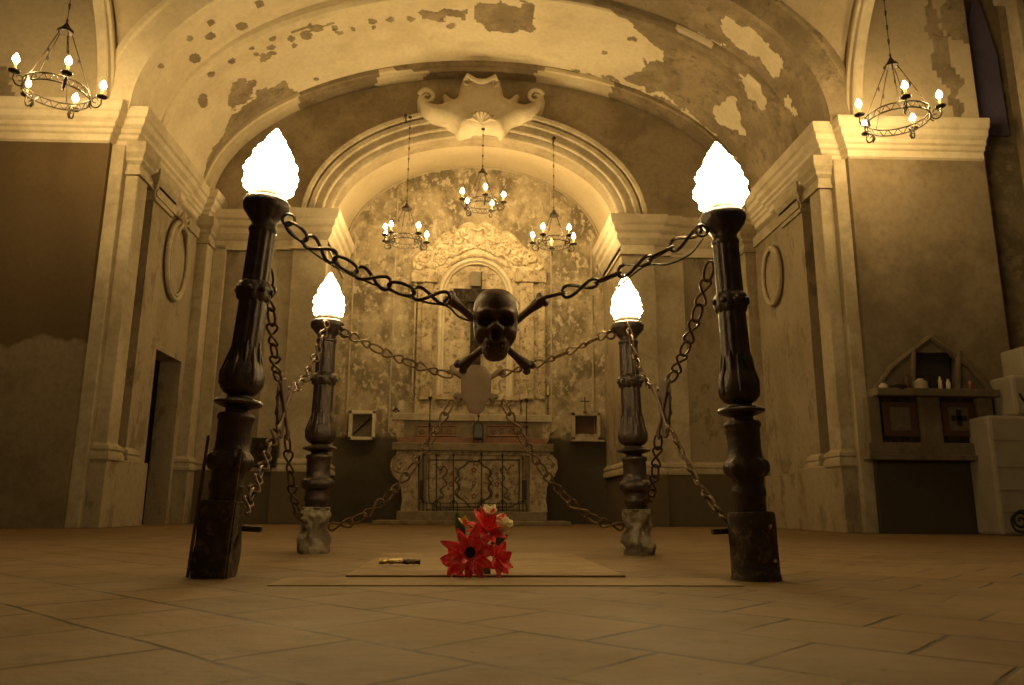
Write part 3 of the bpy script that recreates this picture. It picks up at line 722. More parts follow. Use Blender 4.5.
chain('chain', 'rusty chain from the right side skull down to the near right post bracket', sR+Vector((0,-.12,-.12)), P(728,522,2.90), .04, M_rust, 1.1, G, 1)
chain('chain', 'dark chain from the right side skull down to the far right post foot', sR+Vector((0,.12,-.12)), P(646,500,4.30), .10, M_chain, 1.1, G)
def bez(pts, n=8):
    out = []; pts = [Vector(p) for p in pts]
    for i in range(len(pts)-1):
        p0 = pts[max(0,i-1)]; p1 = pts[i]; p2 = pts[i+1]; p3 = pts[min(len(pts)-1,i+2)]
        for k in range(n):
            t = k/n; out.append(.5*((2*p1)+(p2-p0)*t+(2*p0-5*p1+4*p2-p3)*t*t+(3*p1-p0-3*p2+p3)*t**3))
    out.append(pts[-1]); return out
tag(MB().tube(bez([P(288,228,2.97),P(310,250,2.98),P(345,272,2.98),P(392,291,2.98),P(425,302,2.97),P(447,306,2.97),P(458,316,2.98),P(470,321,2.98)]), .0045, 7).build('electric_cable', M_iron, smooth=True), 'black cable sagging beneath the chain from the near left post to the front skull', 'cable')
tag(MB().tube(bez([P(618,287,2.95),P(645,266,2.95),P(668,264,2.95),P(690,254,2.93),P(703,238,2.93)]), .0045, 7).build('electric_cable', M_iron, smooth=True), 'short cable looping under the chain beside the near right post', 'cable')

# ------------------------------------------------------------------ chandeliers
def make_chandelier(angles, R=.34, Ra=.47, H=.62, rods=5, dim=(), label='', loc=(0,0,0), drop=1.2, bm=None):
    th = thing('chandelier', label, 'chandelier', loc, (0,0,0), 'wrought iron ring chandeliers with flame bulbs')
    b = MB()
    for z in (-.035, .035): b.tube([(R*math.cos(a), R*math.sin(a), z) for a in [2*PI*k/48 for k in range(48)]], .008, 6, True)
    for k in range(20):
        a0 = 2*PI*k/20; pts = []
        for j in range(9):
            t = j/8; a = a0+t*2*PI/20; pts.append((R*math.cos(a), R*math.sin(a), .030*math.sin(2*PI*t)))
        b.tube(pts, .005, 5)
    b.build('ring', M_iron, th, smooth=60)
    for j, ad in enumerate(angles):
        a = math.radians(ad); c, s = math.cos(a), -math.sin(a)
        pl = lambda r, z: (r*c, r*s, z)
        arm = MB().tube(bez([pl(R,-.03),pl(R+.02,-.09),pl(R+.07,-.095),pl(R+.10,-.05),pl(Ra,-.02),pl(Ra,.02)], 5), .008, 6)
        arm.tube([pl(R+.045+.028*math.cos(q), -.02+.028*math.sin(q)) for q in [PI*1.6*k/10 for k in range(11)]], .006, 5)
        arm.tube([pl(R,-.03), pl(R-.01,-.09), pl(R+.02,-.12)], [.01,.012,.006], 6)
        A = arm.build('arm', M_iron, th, smooth=60)
        MB().lathe([(.012,0),(.05,.012),(.054,.022),(.018,.02),(.016,.045)], 14, (Ra*c, Ra*s, .012)).build('drip_pan', M_iron, A, smooth=50)
        MB().lathe([(.014,0),(.014,.075)], 10, (Ra*c, Ra*s, .05)).build('candle_sleeve', M_sleeve, A, smooth=50)
        MB().lathe([(.012,0),(.026,.018),(.031,.035),(.025,.055),(.012,.078),(.003,.092)], 10, (Ra*c, Ra*s, .122)).build('flame_bulb', M_bulboff if j in dim else (bm or M_bulb), A, smooth=True)
    for k in range(rods):
        a = 2*PI*k/rods+.5
        b = MB().tube([(R*math.cos(a), R*math.sin(a), .03), (.045*math.cos(a), .045*math.sin(a), H)], .0055, 5)
        b.blob((R*.5*math.cos(a), R*.5*math.sin(a), .03+H*.5), (.011,.011,.03), 6, 5)
        b.build('suspension_rod', M_iron, th, smooth=60)
    MB().lathe([(.075,H-.035),(.07,H-.01),(.035,H+.03),(.02,H+.06),(.012,H+.08)], 12, mod=lambda a, z: 1+.12*math.cos(5*a)).build('crown_cap', M_iron, th, smooth=50)
    b = MB(); z = H+.08; k = 0
    b.tube([(0,0,H+.06),(0,0,H+drop-.02)], .004, 5)
    while z < H+drop:
        if k % 6 < 2:
            b.tube([(.011*math.cos(t)*(k % 2), .011*math.cos(t)*(1-k % 2), z+.018*math.sin(t)) for t in [2*PI*q/10 for q in range(10)]], .004, 5, True)
        z += .03; k += 1
    b.lathe([(.03,0),(.03,.02),(.008,.03)], 10, (0,0,H+drop-.03))
    b.build('hanging_chain', M_iron, th, smooth=60)
    return th
YL = 7.3
cl = at(57, 92, YL)
chl = make_chandelier([-17,52,128,200,266], .30, .40, .70, 5, (), 'iron ring chandelier hanging before the upper left transept wall', cl, 8.25-cl.z-.70)
cr = at(897, 119, YL)
chr_ = make_chandelier([36,108,180,252,324], .32, .415, .655, 5, (), 'iron ring chandelier hanging before the upper right transept wall', cr, 8.25-cr.z-.655)
Yc = 11.42
for px, py, an, dm, top, lab in ((482,205,[11,83,155,227,299],(),128,'small iron ring chandelier hung under the cartouche, middle of the three over the altar'),
                       (405.5,241,[52,126,150,200,338],(),116,'small iron ring chandelier over the altar, hung from the left flank of the chapel arch'),
                       (554,243,[54,126,198,270,342],(3,),138,'small iron ring chandelier over the altar, hung from the right flank of the chapel arch')):
    c = at(px, py, Yc); tp = at(px, top, Yc)
    make_chandelier(an, .255, .345, .55 if px != 554 else .48, 4, dm, lab, c, tp.z-c.z-(.55 if px != 554 else .48), M_bulbs)
    tp2 = tp
    if px != 482: 
        hk = MB().tube([(tp.x, Yc, tp.z-.02), (tp.x, D2-.05-.03*(tp.x-XC), tp.z+.01)], .012, 6).blob((tp.x, Yc, tp.z), .03)
        tag(hk.build('hook_bracket', M_iron, smooth=True), 'iron hook bracket at the %s flank of the chapel arch holding a chandelier' % ('left' if px < 482 else 'right'), 'bracket')

# ------------------------------------------------------------------ retable on the chapel wall
YR = D3-.02
rt = thing('retable_frame', 'tall carved stone retable frame with arched niche and scrolled crest on the chapel wall', 'retable', (.19, YR-.03*0, 1.3))
def q(px, py): return pz(px, py, 13.12)
def rect(b, x0, y0, x1, y1, ya, yb_):
    a, c = q(x0, y1), q(x1, y0); b.box(a[0], c[0], ya, yb_, a[1], c[1])
b = MB(); rect(b, 413, 268, 545, 443, YR-.05, YR+.02); b.build('back_panel', M_stone, rt, world=True, bevel=.01)
for x0, x1, d in ((411,417,.11),(419,434,.10),(519,534,.10),(538,545,.11)):
    b = MB(); rect(b, x0, 282, x1, 400, YR-d, YR); b.build('pilaster', M_stone, rt, world=True, bevel=.02)
for x0, x1 in ((411,438),(515,546)):
    b = MB(); rect(b, x0, 272, x1, 283, YR-.15, YR); b.build('capital', M_stone, rt, world=True, bevel=.02)
b = MB(); zc = q(476, 297)[1]; xl, xr = q(438,297)[0], q(514,297)[0]; xm = (xl+xr)/2; hw = (xr-xl)/2; zb = q(476,396)[1]; zt = q(476,258)[1]
cur = [(xl, zb, -1, 0)]+ell(xm, hw, zc, zt-zc, 40)+[(xr, zb, 1, 0)]
b.arch(cur, [(0,.02),(0,-.08),(-.03,-.13),(-.07,-.14),(-.10,-.09),(-.12,-.09),(-.13,-.05),(-.13,.02)], YR)
b.build('niche_arch', M_trimp, rt, world=True, smooth=30)
b = MB(); rect(b, 435, 396, 519, 400, YR-.14, YR); rect(b, 438, 400, 516, 404, YR-.09, YR)
b.build('sill', M_stone, rt, world=True, bevel=.01)
crest = [(413,272),(410,262),(416,252),(428,246),(438,236),(447,229),(455,231),(461,223),(470,220),(477,224),(484,220),(494,223),(500,231),(508,229),(517,236),(524,246),(535,252),(546,262),(543,272),(520,285),(512,272),(500,262),(486,257),(477,256),(467,257),(454,262),(443,272),(434,285)]
b = relief(MB(), smoothpoly([q(x, y) for x, y in crest], 1), YR, .07, .02, .06)
for i, (x, y, r, t, s) in enumerate(((452,250,.13,PI,1),(502,250,.13,0,-1),(440,262,.09,PI,-1),(515,262,.09,0,1),(466,235,.10,PI/2,1),(488,235,.10,PI/2,-1),(458,240,.07,0,-1),(496,240,.07,PI,1),(425,258,.09,PI,1),(531,258,.09,0,-1),(420,266,.06,PI,1),(537,267,.06,0,-1))):
    c = q(x, y); b.tube(spiral(c[0], c[1], YR-.09, r, .02, t, s*1.4), [.040-.022*k/28 for k in range(29)], 7)
c = q(477, 240); b.blob((c[0], YR-.06, c[1]), (.15,.09,.12), 16, 10)
for s in (-1,1):
    c = q(477, 232); b.tube(bez([(c[0], YR-.12, c[1]), (c[0]+s*.12, YR-.13, c[1]+.05), (c[0]+s*.2, YR-.11, c[1]-.06), (c[0]+s*.28, YR-.1, c[1]+.03)]), .03, 7)
    c = q(477, 250); b.tube(bez([(c[0]+s*.05, YR-.1, c[1]+.04), (c[0]+s*.22, YR-.12, c[1]-.02), (c[0]+s*.34, YR-.1, c[1]-.1), (c[0]+s*.5, YR-.12, c[1]-.12), (c[0]+s*.62, YR-.08, c[1]-.3)]), .03, 7)
rs_ = random.Random(3)
for k in range(150):
    x = rs_.uniform(414, 542); top = 268-(1-abs((x-477)/68)**1.7)*44; y = rs_.uniform(top, top+(30 if abs(x-477) > 40 else 24))
    c = q(x, y); a = rs_.uniform(0, PI); L = rs_.uniform(.03, .08)
    b.tube([(c[0]-L*math.cos(a), YR-.05, c[1]-L*math.sin(a)), (c[0], YR-rs_.uniform(.09,.13), c[1]), (c[0]+L*math.cos(a), YR-.05, c[1]+L*math.sin(a))], [.008,rs_.uniform(.018,.034),.008], 6)
b.build('crest', M_crest, rt, world=True, smooth=60)
# worn crucifix in the niche
ch = at(474, 400, 13.0)
cx = thing('crucifix', 'dark wooden cross standing in the arched niche behind the front skull', 'crucifix', (ch.x, 13.0, ch.z))
a0, a1 = pz(469, 400, 13.0), pz(482, 272, 13.0)
MB().box(a0[0], a1[0], 12.98, 13.04, a0[1], a1[1]).build('upright', M_darkwood, cx, world=True, bevel=.008)
a0, a1 = pz(453, 302, 12.97), pz(503, 290, 12.97)
MB().box(a0[0], a1[0], 12.93, 12.985, a0[1], a1[1]).build('crossbeam', M_darkwood, cx, world=True, bevel=.008)
a0, a1 = pz(470, 286, 12.96), pz(481, 272, 12.96)
MB().box(a0[0], a1[0], 12.955, 12.98, a0[1], a1[1]).build('title_board', M_paper, cx, world=True, bevel=.004)

# wall boxes flanking the altar
def wallbox(x0, y0, x1, y1, lab, m, kind):
    Yb = D3-.03*(at((x0+x1)/2, y0, D3).x-XC); a, c = pz(x0, y1, Yb-.1), pz(x1, y0, Yb-.1)
    th = thing('wall_shrine_box', lab, 'shrine box', ((a[0]+c[0])/2, Yb, a[1])); t = .055
    b = MB().box(a[0], a[0]+t, Yb-.14, Yb-.0, a[1], c[1]).box(c[0]-t, c[0], Yb-.14, Yb, a[1], c[1]).box(a[0], c[0], Yb-.14, Yb, c[1]-t, c[1]).box(a[0], c[0], Yb-.14, Yb, a[1], a[1]+t)
    b.build('frame', m, th, world=True, bevel=.006)
    MB().box(a[0]+t, c[0]-t, Yb-.03, Yb, a[1]+t, c[1]-t).build('back_board', M_paper if kind == 0 else M_redwood, th, world=True)
    if kind == 0:
        MB().tube([(a[0]+t+.02, Yb-.06, a[1]+t+.04), ((a[0]+c[0])/2, Yb-.06, (a[1]+c[1])/2), (c[0]-t-.03, Yb-.06, c[1]-t-.06)], .014, 6).build('relic', M_darkwood, th, world=True)
    else:
        MB().box(a[0]-.02, c[0]+.06, Yb-.2, Yb, a[1]-.03, a[1]).build('ledge', M_trim, th, world=True, bevel=.005)
        r = random.Random(5); bb = MB()
        for k in range(9): bb.blob((a[0]+t+.03+k*(c[0]-a[0]-2*t-.06)/8, Yb-.08, a[1]+t+.02), (.025,.03,.02+.02*r.random()), 8, 6)
        bb.build('offering_heap', M_trim, th, world=True, smooth=True)
    return th
wallbox(348, 411, 376, 440, 'white-framed square shrine box on the chapel wall left of the altar', M_trimp, 0)
wallbox(572, 413, 600, 440, 'brown-lined shrine box with a ledge on the chapel wall right of the altar', M_trim, 1)
def cross(px, py, h, Y, lab):
    p = at(px, py, Y); th = thing('small_cross', lab, 'cross', p)
    MB().box(-.008,.008,-.008,.008,.02,h).build('upright', M_iron, th); MB().box(-h*.3,h*.3,-.007,.007,h*.68,h*.68+.016).build('crossbar', M_iron, th)
    MB().lathe([(.035,0),(.03,.015),(.01,.025)], 12).build('foot', M_iron, th, smooth=40)
cross(585, 412.5, .27, 13.0, 'small iron cross standing on top of the right wall shrine box')

# ------------------------------------------------------------------ altar
YA = 12.35
al = thing('altar', 'stone altar with inlaid front, scrolled ends and a raised back shelf', 'altar', (.19, YA, 0))
def A_(px, py, Y=YA): return pz(px, py, Y)
def arect(b, x0, y0, x1, y1, ya, yb_):
    a, c = A_(x0, y1, ya), A_(x1, y0, ya); b.box(a[0], c[0], ya, yb_, a[1], c[1])
b = MB(); a = A_(398, 513); c = A_(545, 513); b.box(a[0], c[0], 12.05, 13.0, 0, .20); b.box(a[0]-.35, c[0]+.35, 11.9, 13.0, 0, .06)
b.build('step', M_marble, al, world=True, bevel=.012)
b = MB(); arect(b, 418, 452, 532, 512, YA+.05, 13.0); b.build('body', M_marble, al, world=True)
b = MB(); arect(b, 426, 455, 525, 509, YA+.03, YA+.06); b.build('front_panel', M_stone, al, world=True, bevel=.004)
# inlaid pattern: cusped medallion, borders, rosettes
b = MB(); yy = YA+.028
def pl(pts): return [(A_(x, y)[0], yy, A_(x, y)[1]) for x, y in pts]
cl_ = [(474,461),(480,462),(484,466),(489,469),(491,474),(488,478),(491,483),(488,488),(491,493),(488,498),(483,501),(479,506),(474,507)]
med = bez(pl(cl_), 4); b.tube(med, .013, 5)
b.tube(bez(pl([(948-x, y) for x, y in cl_]), 4), .013, 5)
for s in (0, 1):
    X = (lambda x: x) if s == 0 else (lambda x: 948-x)
    b.tube(bez(pl([(X(x), y) for x, y in ((470,460),(432,460),(429,464),(429,500),(434,504),(438,507),(470,507))]), 3), .011, 5)
    b.tube(bez(pl([(X(x), y) for x, y in ((437,466),(441,470),(444,466),(447,472),(443,478),(447,484),(440,490),(444,496),(437,500))]), 4), .010, 5)
    b.tube(bez(pl([(X(x), y) for x, y in ((455,468),(459,474),(455,480),(459,486),(455,492),(458,498))]), 4), .009, 5)
b.build('line_inlay', M_inlay, al, world=True)
b = MB()
for x, y, r in ((474,470,.03),(474,483,.025),(474,496,.03),(459,484,.02),(489,484,.02),(451,474,.022),(451,484,.03),(451,496,.022),(497,474,.022),(497,484,.03),(497,496,.022),(440,473,.018),(508,473,.018),(440,497,.018),(508,497,.018)):
    cc = A_(x, y)
    for k in range(5):
        a = 2*PI*k/5+PI/2; b.blob((cc[0]+r*math.cos(a), yy, cc[1]+r*math.sin(a)), (r*.55,.008,r*.55), 8, 5)
b.build('rosette_inlay', M_redin, al, world=True)
b = MB(); arect(b, 392, 444, 554, 450, YA-.06, 13.0); b.build('table_slab', M_marble, al, world=True, bevel=.012)
b = MB(); arect(b, 396, 449.5, 550, 454, YA+.0, 12.9); b.build('frieze', M_stone, al, world=True, bevel=.01)
for s in (0, 1):
    X = (lambda x: x) if s == 0 else (lambda x: 948-x)
    P1 = [(418,454),(396,454),(391,460),(390,468),(393,476),(399,481),(401,489),(402,500),(400,512),(418,512)]
    b = MB().prism([A_(X(x), y) for x, y in P1], YA+.02, 12.9)
    cc = A_(X(400), 466); b.tube(spiral(cc[0], cc[1], YA+.01, .12, .02, PI/2, (1 if s == 0 else -1)*1.5), .018, 7)
    b.build('scroll_bracket', M_stone, al, world=True, bevel=.01)
YG = 12.7
b = MB(); a = A_(398, 440, YG); c = A_(546, 419, YG); b.box(a[0], c[0], YG, 13.0, a[1]-.05, c[1]); b.build('back_shelf', M_marble, al, world=True, bevel=.008)
b = MB(); a = A_(392, 420, YG-.04); c = A_(552, 415, YG-.04); b.box(a[0], c[0], YG-.04, 13.0, a[1], c[1]); b.build('shelf_slab', M_trim, al, world=True, bevel=.01)
b = MB(); a = A_(398, 444, YG-.03); c = A_(546, 438.5, YG-.03); b.box(a[0], c[0], YG-.03, YG+.02, a[1], c[1]); b.build('red_band', M_redm, al, world=True, bevel=.004)
for x0 in (416, 487):
    b = MB(); yv = YG-.006
    r_ = [(x0,426),(x0+40,426),(x0+40,436),(x0,436)]
    b.tube([(A_(x, y, YG)[0], yv, A_(x, y, YG)[1]) for x, y in r_], .012, 5, True)
    for k in range(4):
        cc = A_(x0+6+9*k, 431, YG); b.tube(spiral(cc[0], cc[1], yv, .05, .015, k, 1.2 if k % 2 else -1.2, 14), .009, 5)
    b.build('shelf_inlay', M_redin, al, world=True)
for s in (0, 1):
    X = (lambda x: x) if s == 0 else (lambda x: 946-x)
    P1 = [(399,419),(392,421),(389,427),(391,432),(396,434),(397,440),(400,444),(404,444),(404,419)]
    b = MB().prism([A_(X(x), y, YG) for x, y in P1], YG-.01, 13.0); b.build('shelf_scroll', M_stone, al, world=True, bevel=.008)
# tabernacle
zs1 = A_(474, 444, YA-.06)[1]; zs2 = A_(474, 415, YG-.04)[1]
tb = at(478, 446, 12.45); tb.z = zs1
tab = thing('tabernacle', 'small dark domed tabernacle on feet at the middle of the altar', 'tabernacle', tb)
MB().prism([(.085*math.cos(a), .10+.17+.11*math.sin(a)) for a in [PI*k/14 for k in range(15)]]+[(-.085,.09),(.085,.09)], -.05, .12).build('case', M_iron, tab, bevel=.006)
MB().prism([(.06*math.cos(a), .10+.16+.08*math.sin(a)) for a in [PI*k/14 for k in range(15)]]+[(-.06,.12),(.06,.12)], -.056, -.049).build('door', M_glassd, tab)
b = MB()
for x in (-.07,0,.07): b.tube([(x,-.02,0),(x,-.02,.10)], .012, 6)
b.build('foot', M_iron, tab)
MB().tube([(0,0,.36),(0,0,.56)], .011, 6).blob((0,0,.47), .022).build('finial', M_iron, tab)
# candlesticks
def candlestick(px, pyb, pyt, Y, lab, candle=.10, fat=1.0):
    p = at(px, pyb, Y); p.z = zs1 if Y < 12.6 else zs2; h = at(px, pyt, Y).z-p.z
    th = thing('candlestick', lab, 'candlestick', p, (0,0,0), 'iron candlesticks on the altar')
    MB().lathe([(.05*fat,0),(.05*fat,.012),(.018,.03),(.011,.05),(.010,h*.35),(.024,h*.38),(.024,h*.41),(.010,h*.44),(.009,h*.9),(.02,h*.92),(.034,h*.97),(.034,h*.985),(.01,h*.99)], 14).build('stem', M_iron, th, smooth=40)
    if candle: MB().lathe([(.014,h*.985),(.014,h*.985+candle),(.004,h*.985+candle+.004),(.002,h*.985+candle+.02)], 10).build('candle', M_candle, th, smooth=40)
candlestick(429, 446, 396, 12.45, 'tall iron candlestick at the left of the altar table', .12)
candlestick(526.5, 447, 398, 12.45, 'tall iron candlestick at the right of the altar table', .13)
candlestick(521, 418, 400, 12.8, 'shorter iron candlestick on the back shelf just behind the tall right one', .09)
candlestick(548, 416, 395, 12.8, 'iron candlestick with a pale candle on the right end of the back shelf', .15)
p = at(396, 415, 12.8); p.z = zs2; th = thing('small_cross', 'small three-lobed iron ornament on the left end of the altar shelf', 'ornament', p)
MB().lathe([(.045,0),(.02,.02),(.01,.06)], 10).build('foot', M_iron, th); MB().blob((0,0,.10), .026).blob((-.035,0,.07), .022).blob((.035,0,.07), .022).build('lobes', M_iron, th, smooth=True)
th.name = 'trefoil_ornament'
# low iron altar grille
YGr = 12.12
gr = thing('altar_grille', 'low black iron grille of thin uprights standing before the altar front', 'grille', (.19, YGr, .20))
def G_(px, py): return pz(px, py, YGr)
for x, top in ((423,455),(436.5,455),(453.5,455),(481.5,454),(502.5,455),(523,458)):
    a = G_(x, 512); c = G_(x, top); b = MB().tube([(a[0], YGr, .20), (c[0], YGr, c[1])], .011, 6)
    b.blob((c[0], YGr, c[1]), (.02,.02,.035), 8, 6); m_ = G_(x, 501); b.blob((m_[0], YGr, m_[1]), (.024,.024,.035), 8, 6)
    for s in (-1,1): b.tube(bez([(a[0], YGr, m_[1]-.01), (a[0]+s*.05, YGr, m_[1]-.02), (a[0]+s*.06, YGr, .20)], 4), .008, 5)
    b.build('upright', M_iron, gr, world=True, smooth=60)
b = MB(); a = G_(423, 503); c = G_(525, 503); b.tube([(a[0], YGr, a[1]), (c[0], YGr, a[1])], .007, 6); 
b.build('rail', M_iron, gr, world=True, smooth=60)
for x in (421.5, 524.5):
    b = MB(); a = G_(x-2.5, 500); c = G_(x+2.5, 480); b.box(a[0], c[0], YGr+.01, YGr+.05, a[1], c[1]); b.build('side_bracket', M_iron, gr, world=True, bevel=.01)
# small niche on the back wall, its shade put into a solid dark block
yp = 11.64; a = pz(250, 467, yp); c = pz(278, 438, yp)
tag(MB().box(a[0], c[0], yp-.04, yp+.06, a[1], c[1]).build('niche_shade_block', M_darkwood, bevel=.01), 'dark block standing in for a small shaded niche low on the wall between the two left posts', 'plaque')

# ------------------------------------------------------------------ wall shrine on the right
YS = YP-.033*(5.5-XC)-.03
def S_(px, py, Y=None): return pz(px, py, (Y or YS)-.05)
M_shr = plaster('shrine_stone', *[(.17,.13,.085), (.12,.09,.058), 3], fine=.35)
M_gab = plaster('gable_stone', (.15,.115,.075), (.105,.08,.05), 3, fine=.35)
ws = thing('wall_shrine', 'gabled stone wall shrine with a dark niche and two framed panels below', 'shrine', (5.5, YS, .9))
g1 = [S_(873,392),(S_(890,368)),S_(910,352),S_(928,338),S_(948,352),S_(966,366),S_(988,392)]
inner = [S_(912,391),S_(912,353),S_(955,353),S_(955,391)]
b = MB()
b.prism([g1[0], g1[1], g1[2], inner[1], inner[0]], YS-.08, YS+.02).prism([g1[2], g1[3], g1[4], inner[2], inner[1]], YS-.08, YS+.02).prism([inner[3], inner[2], g1[4], g1[5], g1[6]], YS-.08, YS+.02)
b.build('gable', M_gab, ws, world=True)
b = MB()
for A, B in zip(g1, g1[1:]): b.tube([(A[0], YS-.08, A[1]), (B[0], YS-.08, B[1])], .035, 7)
for x in (911, 956): A, B = S_(x, 391), S_(x, 352); b.tube([(A[0], YS-.09, A[1]), (B[0], YS-.09, B[1])], .035, 8)
b.build('gable_moulding', M_shr, ws, world=True, smooth=50)
b = MB().box(inner[0][0], inner[3][0], YS-.01, YS-.001, inner[0][1], inner[1][1]); b.build('niche', M_dark, ws, world=True)  # flat near-black sheet in place of the niche's shade
a, c = S_(870, 397), S_(990, 391.5); b = MB().box(a[0], c[0], YS-.22, YS, a[1], c[1]); b.build('ledge', M_shr, ws, world=True, bevel=.01)
a, c = S_(867, 457), S_(990, 444); b = MB().box(a[0], c[0], YS-.12, YS, a[1], c[1]); a, c = S_(865, 460), S_(990, 456); b.box(a[0], c[0], YS-.16, YS, a[1], c[1]); b.build('sill', M_shr, ws, world=True, bevel=.01)
for x0, x1 in ((868,876),(921,936),(979,988)):
    a, c = S_(x0, 445), S_(x1, 397); MB().box(a[0], c[0], YS-.12, YS, a[1], c[1]).build('pillar', M_shr, ws, world=True, bevel=.015)
for x0, x1, cr_ in ((877,921,0),(936,979,1)):
    a, c = S_(x0, 443), S_(x1, 398); w = c[0]-a[0]; h = c[1]-a[1]
    th = thing('framed_panel', 'dark red wooden panel with %s in the wall shrine' % ('a black cross on pale paper' if cr_ else 'a plain pale centre and no cross'), 'panel', (a[0]+w/2, YS, a[1]))
    MB().box(a[0], c[0], YS-.05, YS-.01, a[1], c[1]).build('backing', M_darkwood, th, world=True, bevel=.006)
    b = MB().box(a[0]+w*.16, c[0]-w*.12, YS-.07, YS-.04, a[1]+h*.14, c[1]-h*.1); b.build('frame', M_redwood, th, world=True, bevel=.01)
    MB().box(a[0]+w*.3, c[0]-w*.3, YS-.078, YS-.06, a[1]+h*.27, c[1]-h*.22).build('sheet', M_paper, th, world=True)
    if cr_:
        mx, mz = a[0]+w*.5, a[1]+h*.54
        MB().box(mx-.03,mx+.03,YS-.088,YS-.07,mz-.09,mz+.1).box(mx-.09,mx+.09,YS-.088,YS-.07,mz-.03,mz+.03).build('cross', M_dark, th, world=True, bevel=.004)
# things on the shrine ledge
YT = YS-.15
def ledge(px): p = at(px, 391.5, YT); return Vector((p.x, p.y, S_(930,391.5)[1]+.003))
zl = S_(930, 391.5)[1]
def vial(px, r, h, m, name, lab, cat):
    p = ledge(px); return tag(MB().lathe([(r*.8,0),(r,.01),(r,h*.7),(r*.5,h*.85),(r*.45,h)], 14).build(name, m, smooth=40), lab, cat), p
for px, r, h, m, nm_, lab, cat in ((884,.05,.07,M_trimp,'votive_cup','pale votive cup at the far left end of the shrine ledge','cup'),
     (899,.09,.06,M_darkwood,'dark_dish','low dark dish near the left of the shrine ledge','dish'),
     (908,.035,.17,M_redwood,'votive_lamp','brown votive lamp by the left niche post on the shrine ledge','votive lamp'),
     (921,.08,.13,M_trim,'stone_bowl','rounded pale bowl in front of the shrine niche','bowl'),
     (941,.022,.16,M_candle,'candle','thin pale candle in front of the shrine niche','candle'),
     (949,.025,.13,M_trimp,'white_candle','short white candle at the right of the shrine niche','candle'),
     (971,.035,.12,M_redin,'red_votive_jar','dark red votive jar at the right end of the shrine ledge','jar')):
    o_, p_ = vial(px, r, h, m, nm_, lab, cat); o_.location = (p_.x, YT, zl)
p = ledge(932); th = thing('small_cross', 'small dark cross before the right wall shrine niche', 'cross', (p.x, YT, zl))
MB().box(-.01,.01,-.01,.01,.01,.24).build('upright', M_iron, th); MB().box(-.07,.07,-.009,.009,.16,.18).build('crossbar', M_iron, th); MB().lathe([(.04,0),(.04,.012),(.015,.02)], 12).build('foot', M_iron, th)

# ------------------------------------------------------------------ white stepped blocks and iron scroll at the right edge
YW = 8.15
def W_(px, py): return pz(px, py, YW)
xs0, zt0 = W_(969, 416); 
st = thing('white_stair', 'white painted stepped masonry stair block at the right edge', 'stair', (xs0+.5, YW, 0))
xa = [W_(992,450)[0], W_(1016,400)[0], W_(1026,360)[0]]; za = [W_(985,415)[1], W_(1008,374)[1], W_(1018,345)[1]]
for k, (x, z) in enumerate(zip(xa, za)):
    b = MB(); y0 = YW+.02*k; zz = 0 if k == 0 else za[k-1]; x1 = 6.95
    b.box(x, x1, y0, YW+.42, zz, z)
    b.build('block', M_white, st, world=True, bevel=.035)
b = MB()
for py in (440, 467, 490, 512):
    z = W_(985, py)[1]; b.box(xa[0]+.02, 6.9, YW-.006, YW+.01, z-.004, z+.004)
b.build('panel_seam', M_wall, st, world=True)
sr = thing('iron_scroll_rail', 'curled black wrought iron scroll beside the white stair block', 'railing', (W_(1012,530)[0], YW-.12, 0))
c = W_(1013, 521); b = MB().tube(spiral(c[0], c[1], YW-.12, .10, .02, 0, 1.5)+[], .013, 7)
b.tube(bez([(c[0]+.10, YW-.12, c[1]), (c[0]+.06, YW-.12, c[1]+.10), (c[0]-.02, YW-.12, c[1]+.10), (c[0]-.1, YW-.12, c[1]+.02), (c[0]-.07, YW-.12, c[1]-.09), (c[0]+.05, YW-.12, c[1]-.11), (c[0]+.4, YW-.12, c[1]-.11)]), .013, 7)
b.build('lower_scroll', M_iron, sr, world=True, smooth=60)
c = W_(1024, 395); b = MB().tube(spiral(c[0], c[1], YW-.12, .14, .03, PI, 1.2), .013, 7); b.tube([(c[0]+.14, YW-.12, c[1]), (c[0]+.14, YW-.12, 0)], .013, 7)
b.build('upper_scroll', M_iron, sr, world=True, smooth=60)

# ------------------------------------------------------------------ tomb slab, bouquet, litter
sl = tag(MB().box(-.42,.62,2.96,4.45,0,.008).build('tomb_slab', M_step, bevel=.004), 'flat stone slab coloured pale as if lamplit on the floor in the middle of the four posts', 'slab')
tag(MB().box(-.62,.95,2.62,2.90,0,.004).build('border_stone', M_step, bevel=.003), 'narrow worn border stone on the floor before the pale slab', 'border stone')
bq0 = at(473, 574, 2.98); bq0.z = .008
bq = thing('bouquet', 'bouquet of red artificial flowers with cream roses lying on the pale slab', 'bouquet', bq0)
def petal(b, c, d, n, L, W, curl=.15, cup=.2):
    c, d, n = Vector(c), Vector(d).normalized(), Vector(n).normalized(); s = d.cross(n).normalized(); nu, nv = 7, 4; vs = []
    for i in range(nu+1):
        t = i/nu; w = W*math.sin(PI*(.12+.86*t)**.8)**.8 if t < 1 else .0008
        for j in range(nv+1):
            u = (j/nv*2-1); vs.append(c+d*(L*t)+s*(w*u*.5)+n*(curl*L*math.sin(PI*t*.7)-cup*W*(1-u*u)*.5))
    b.add(vs, [(i*(nv+1)+j, (i+1)*(nv+1)+j, (i+1)*(nv+1)+j+1, i*(nv+1)+j+1) for i in range(nu) for j in range(nv)])
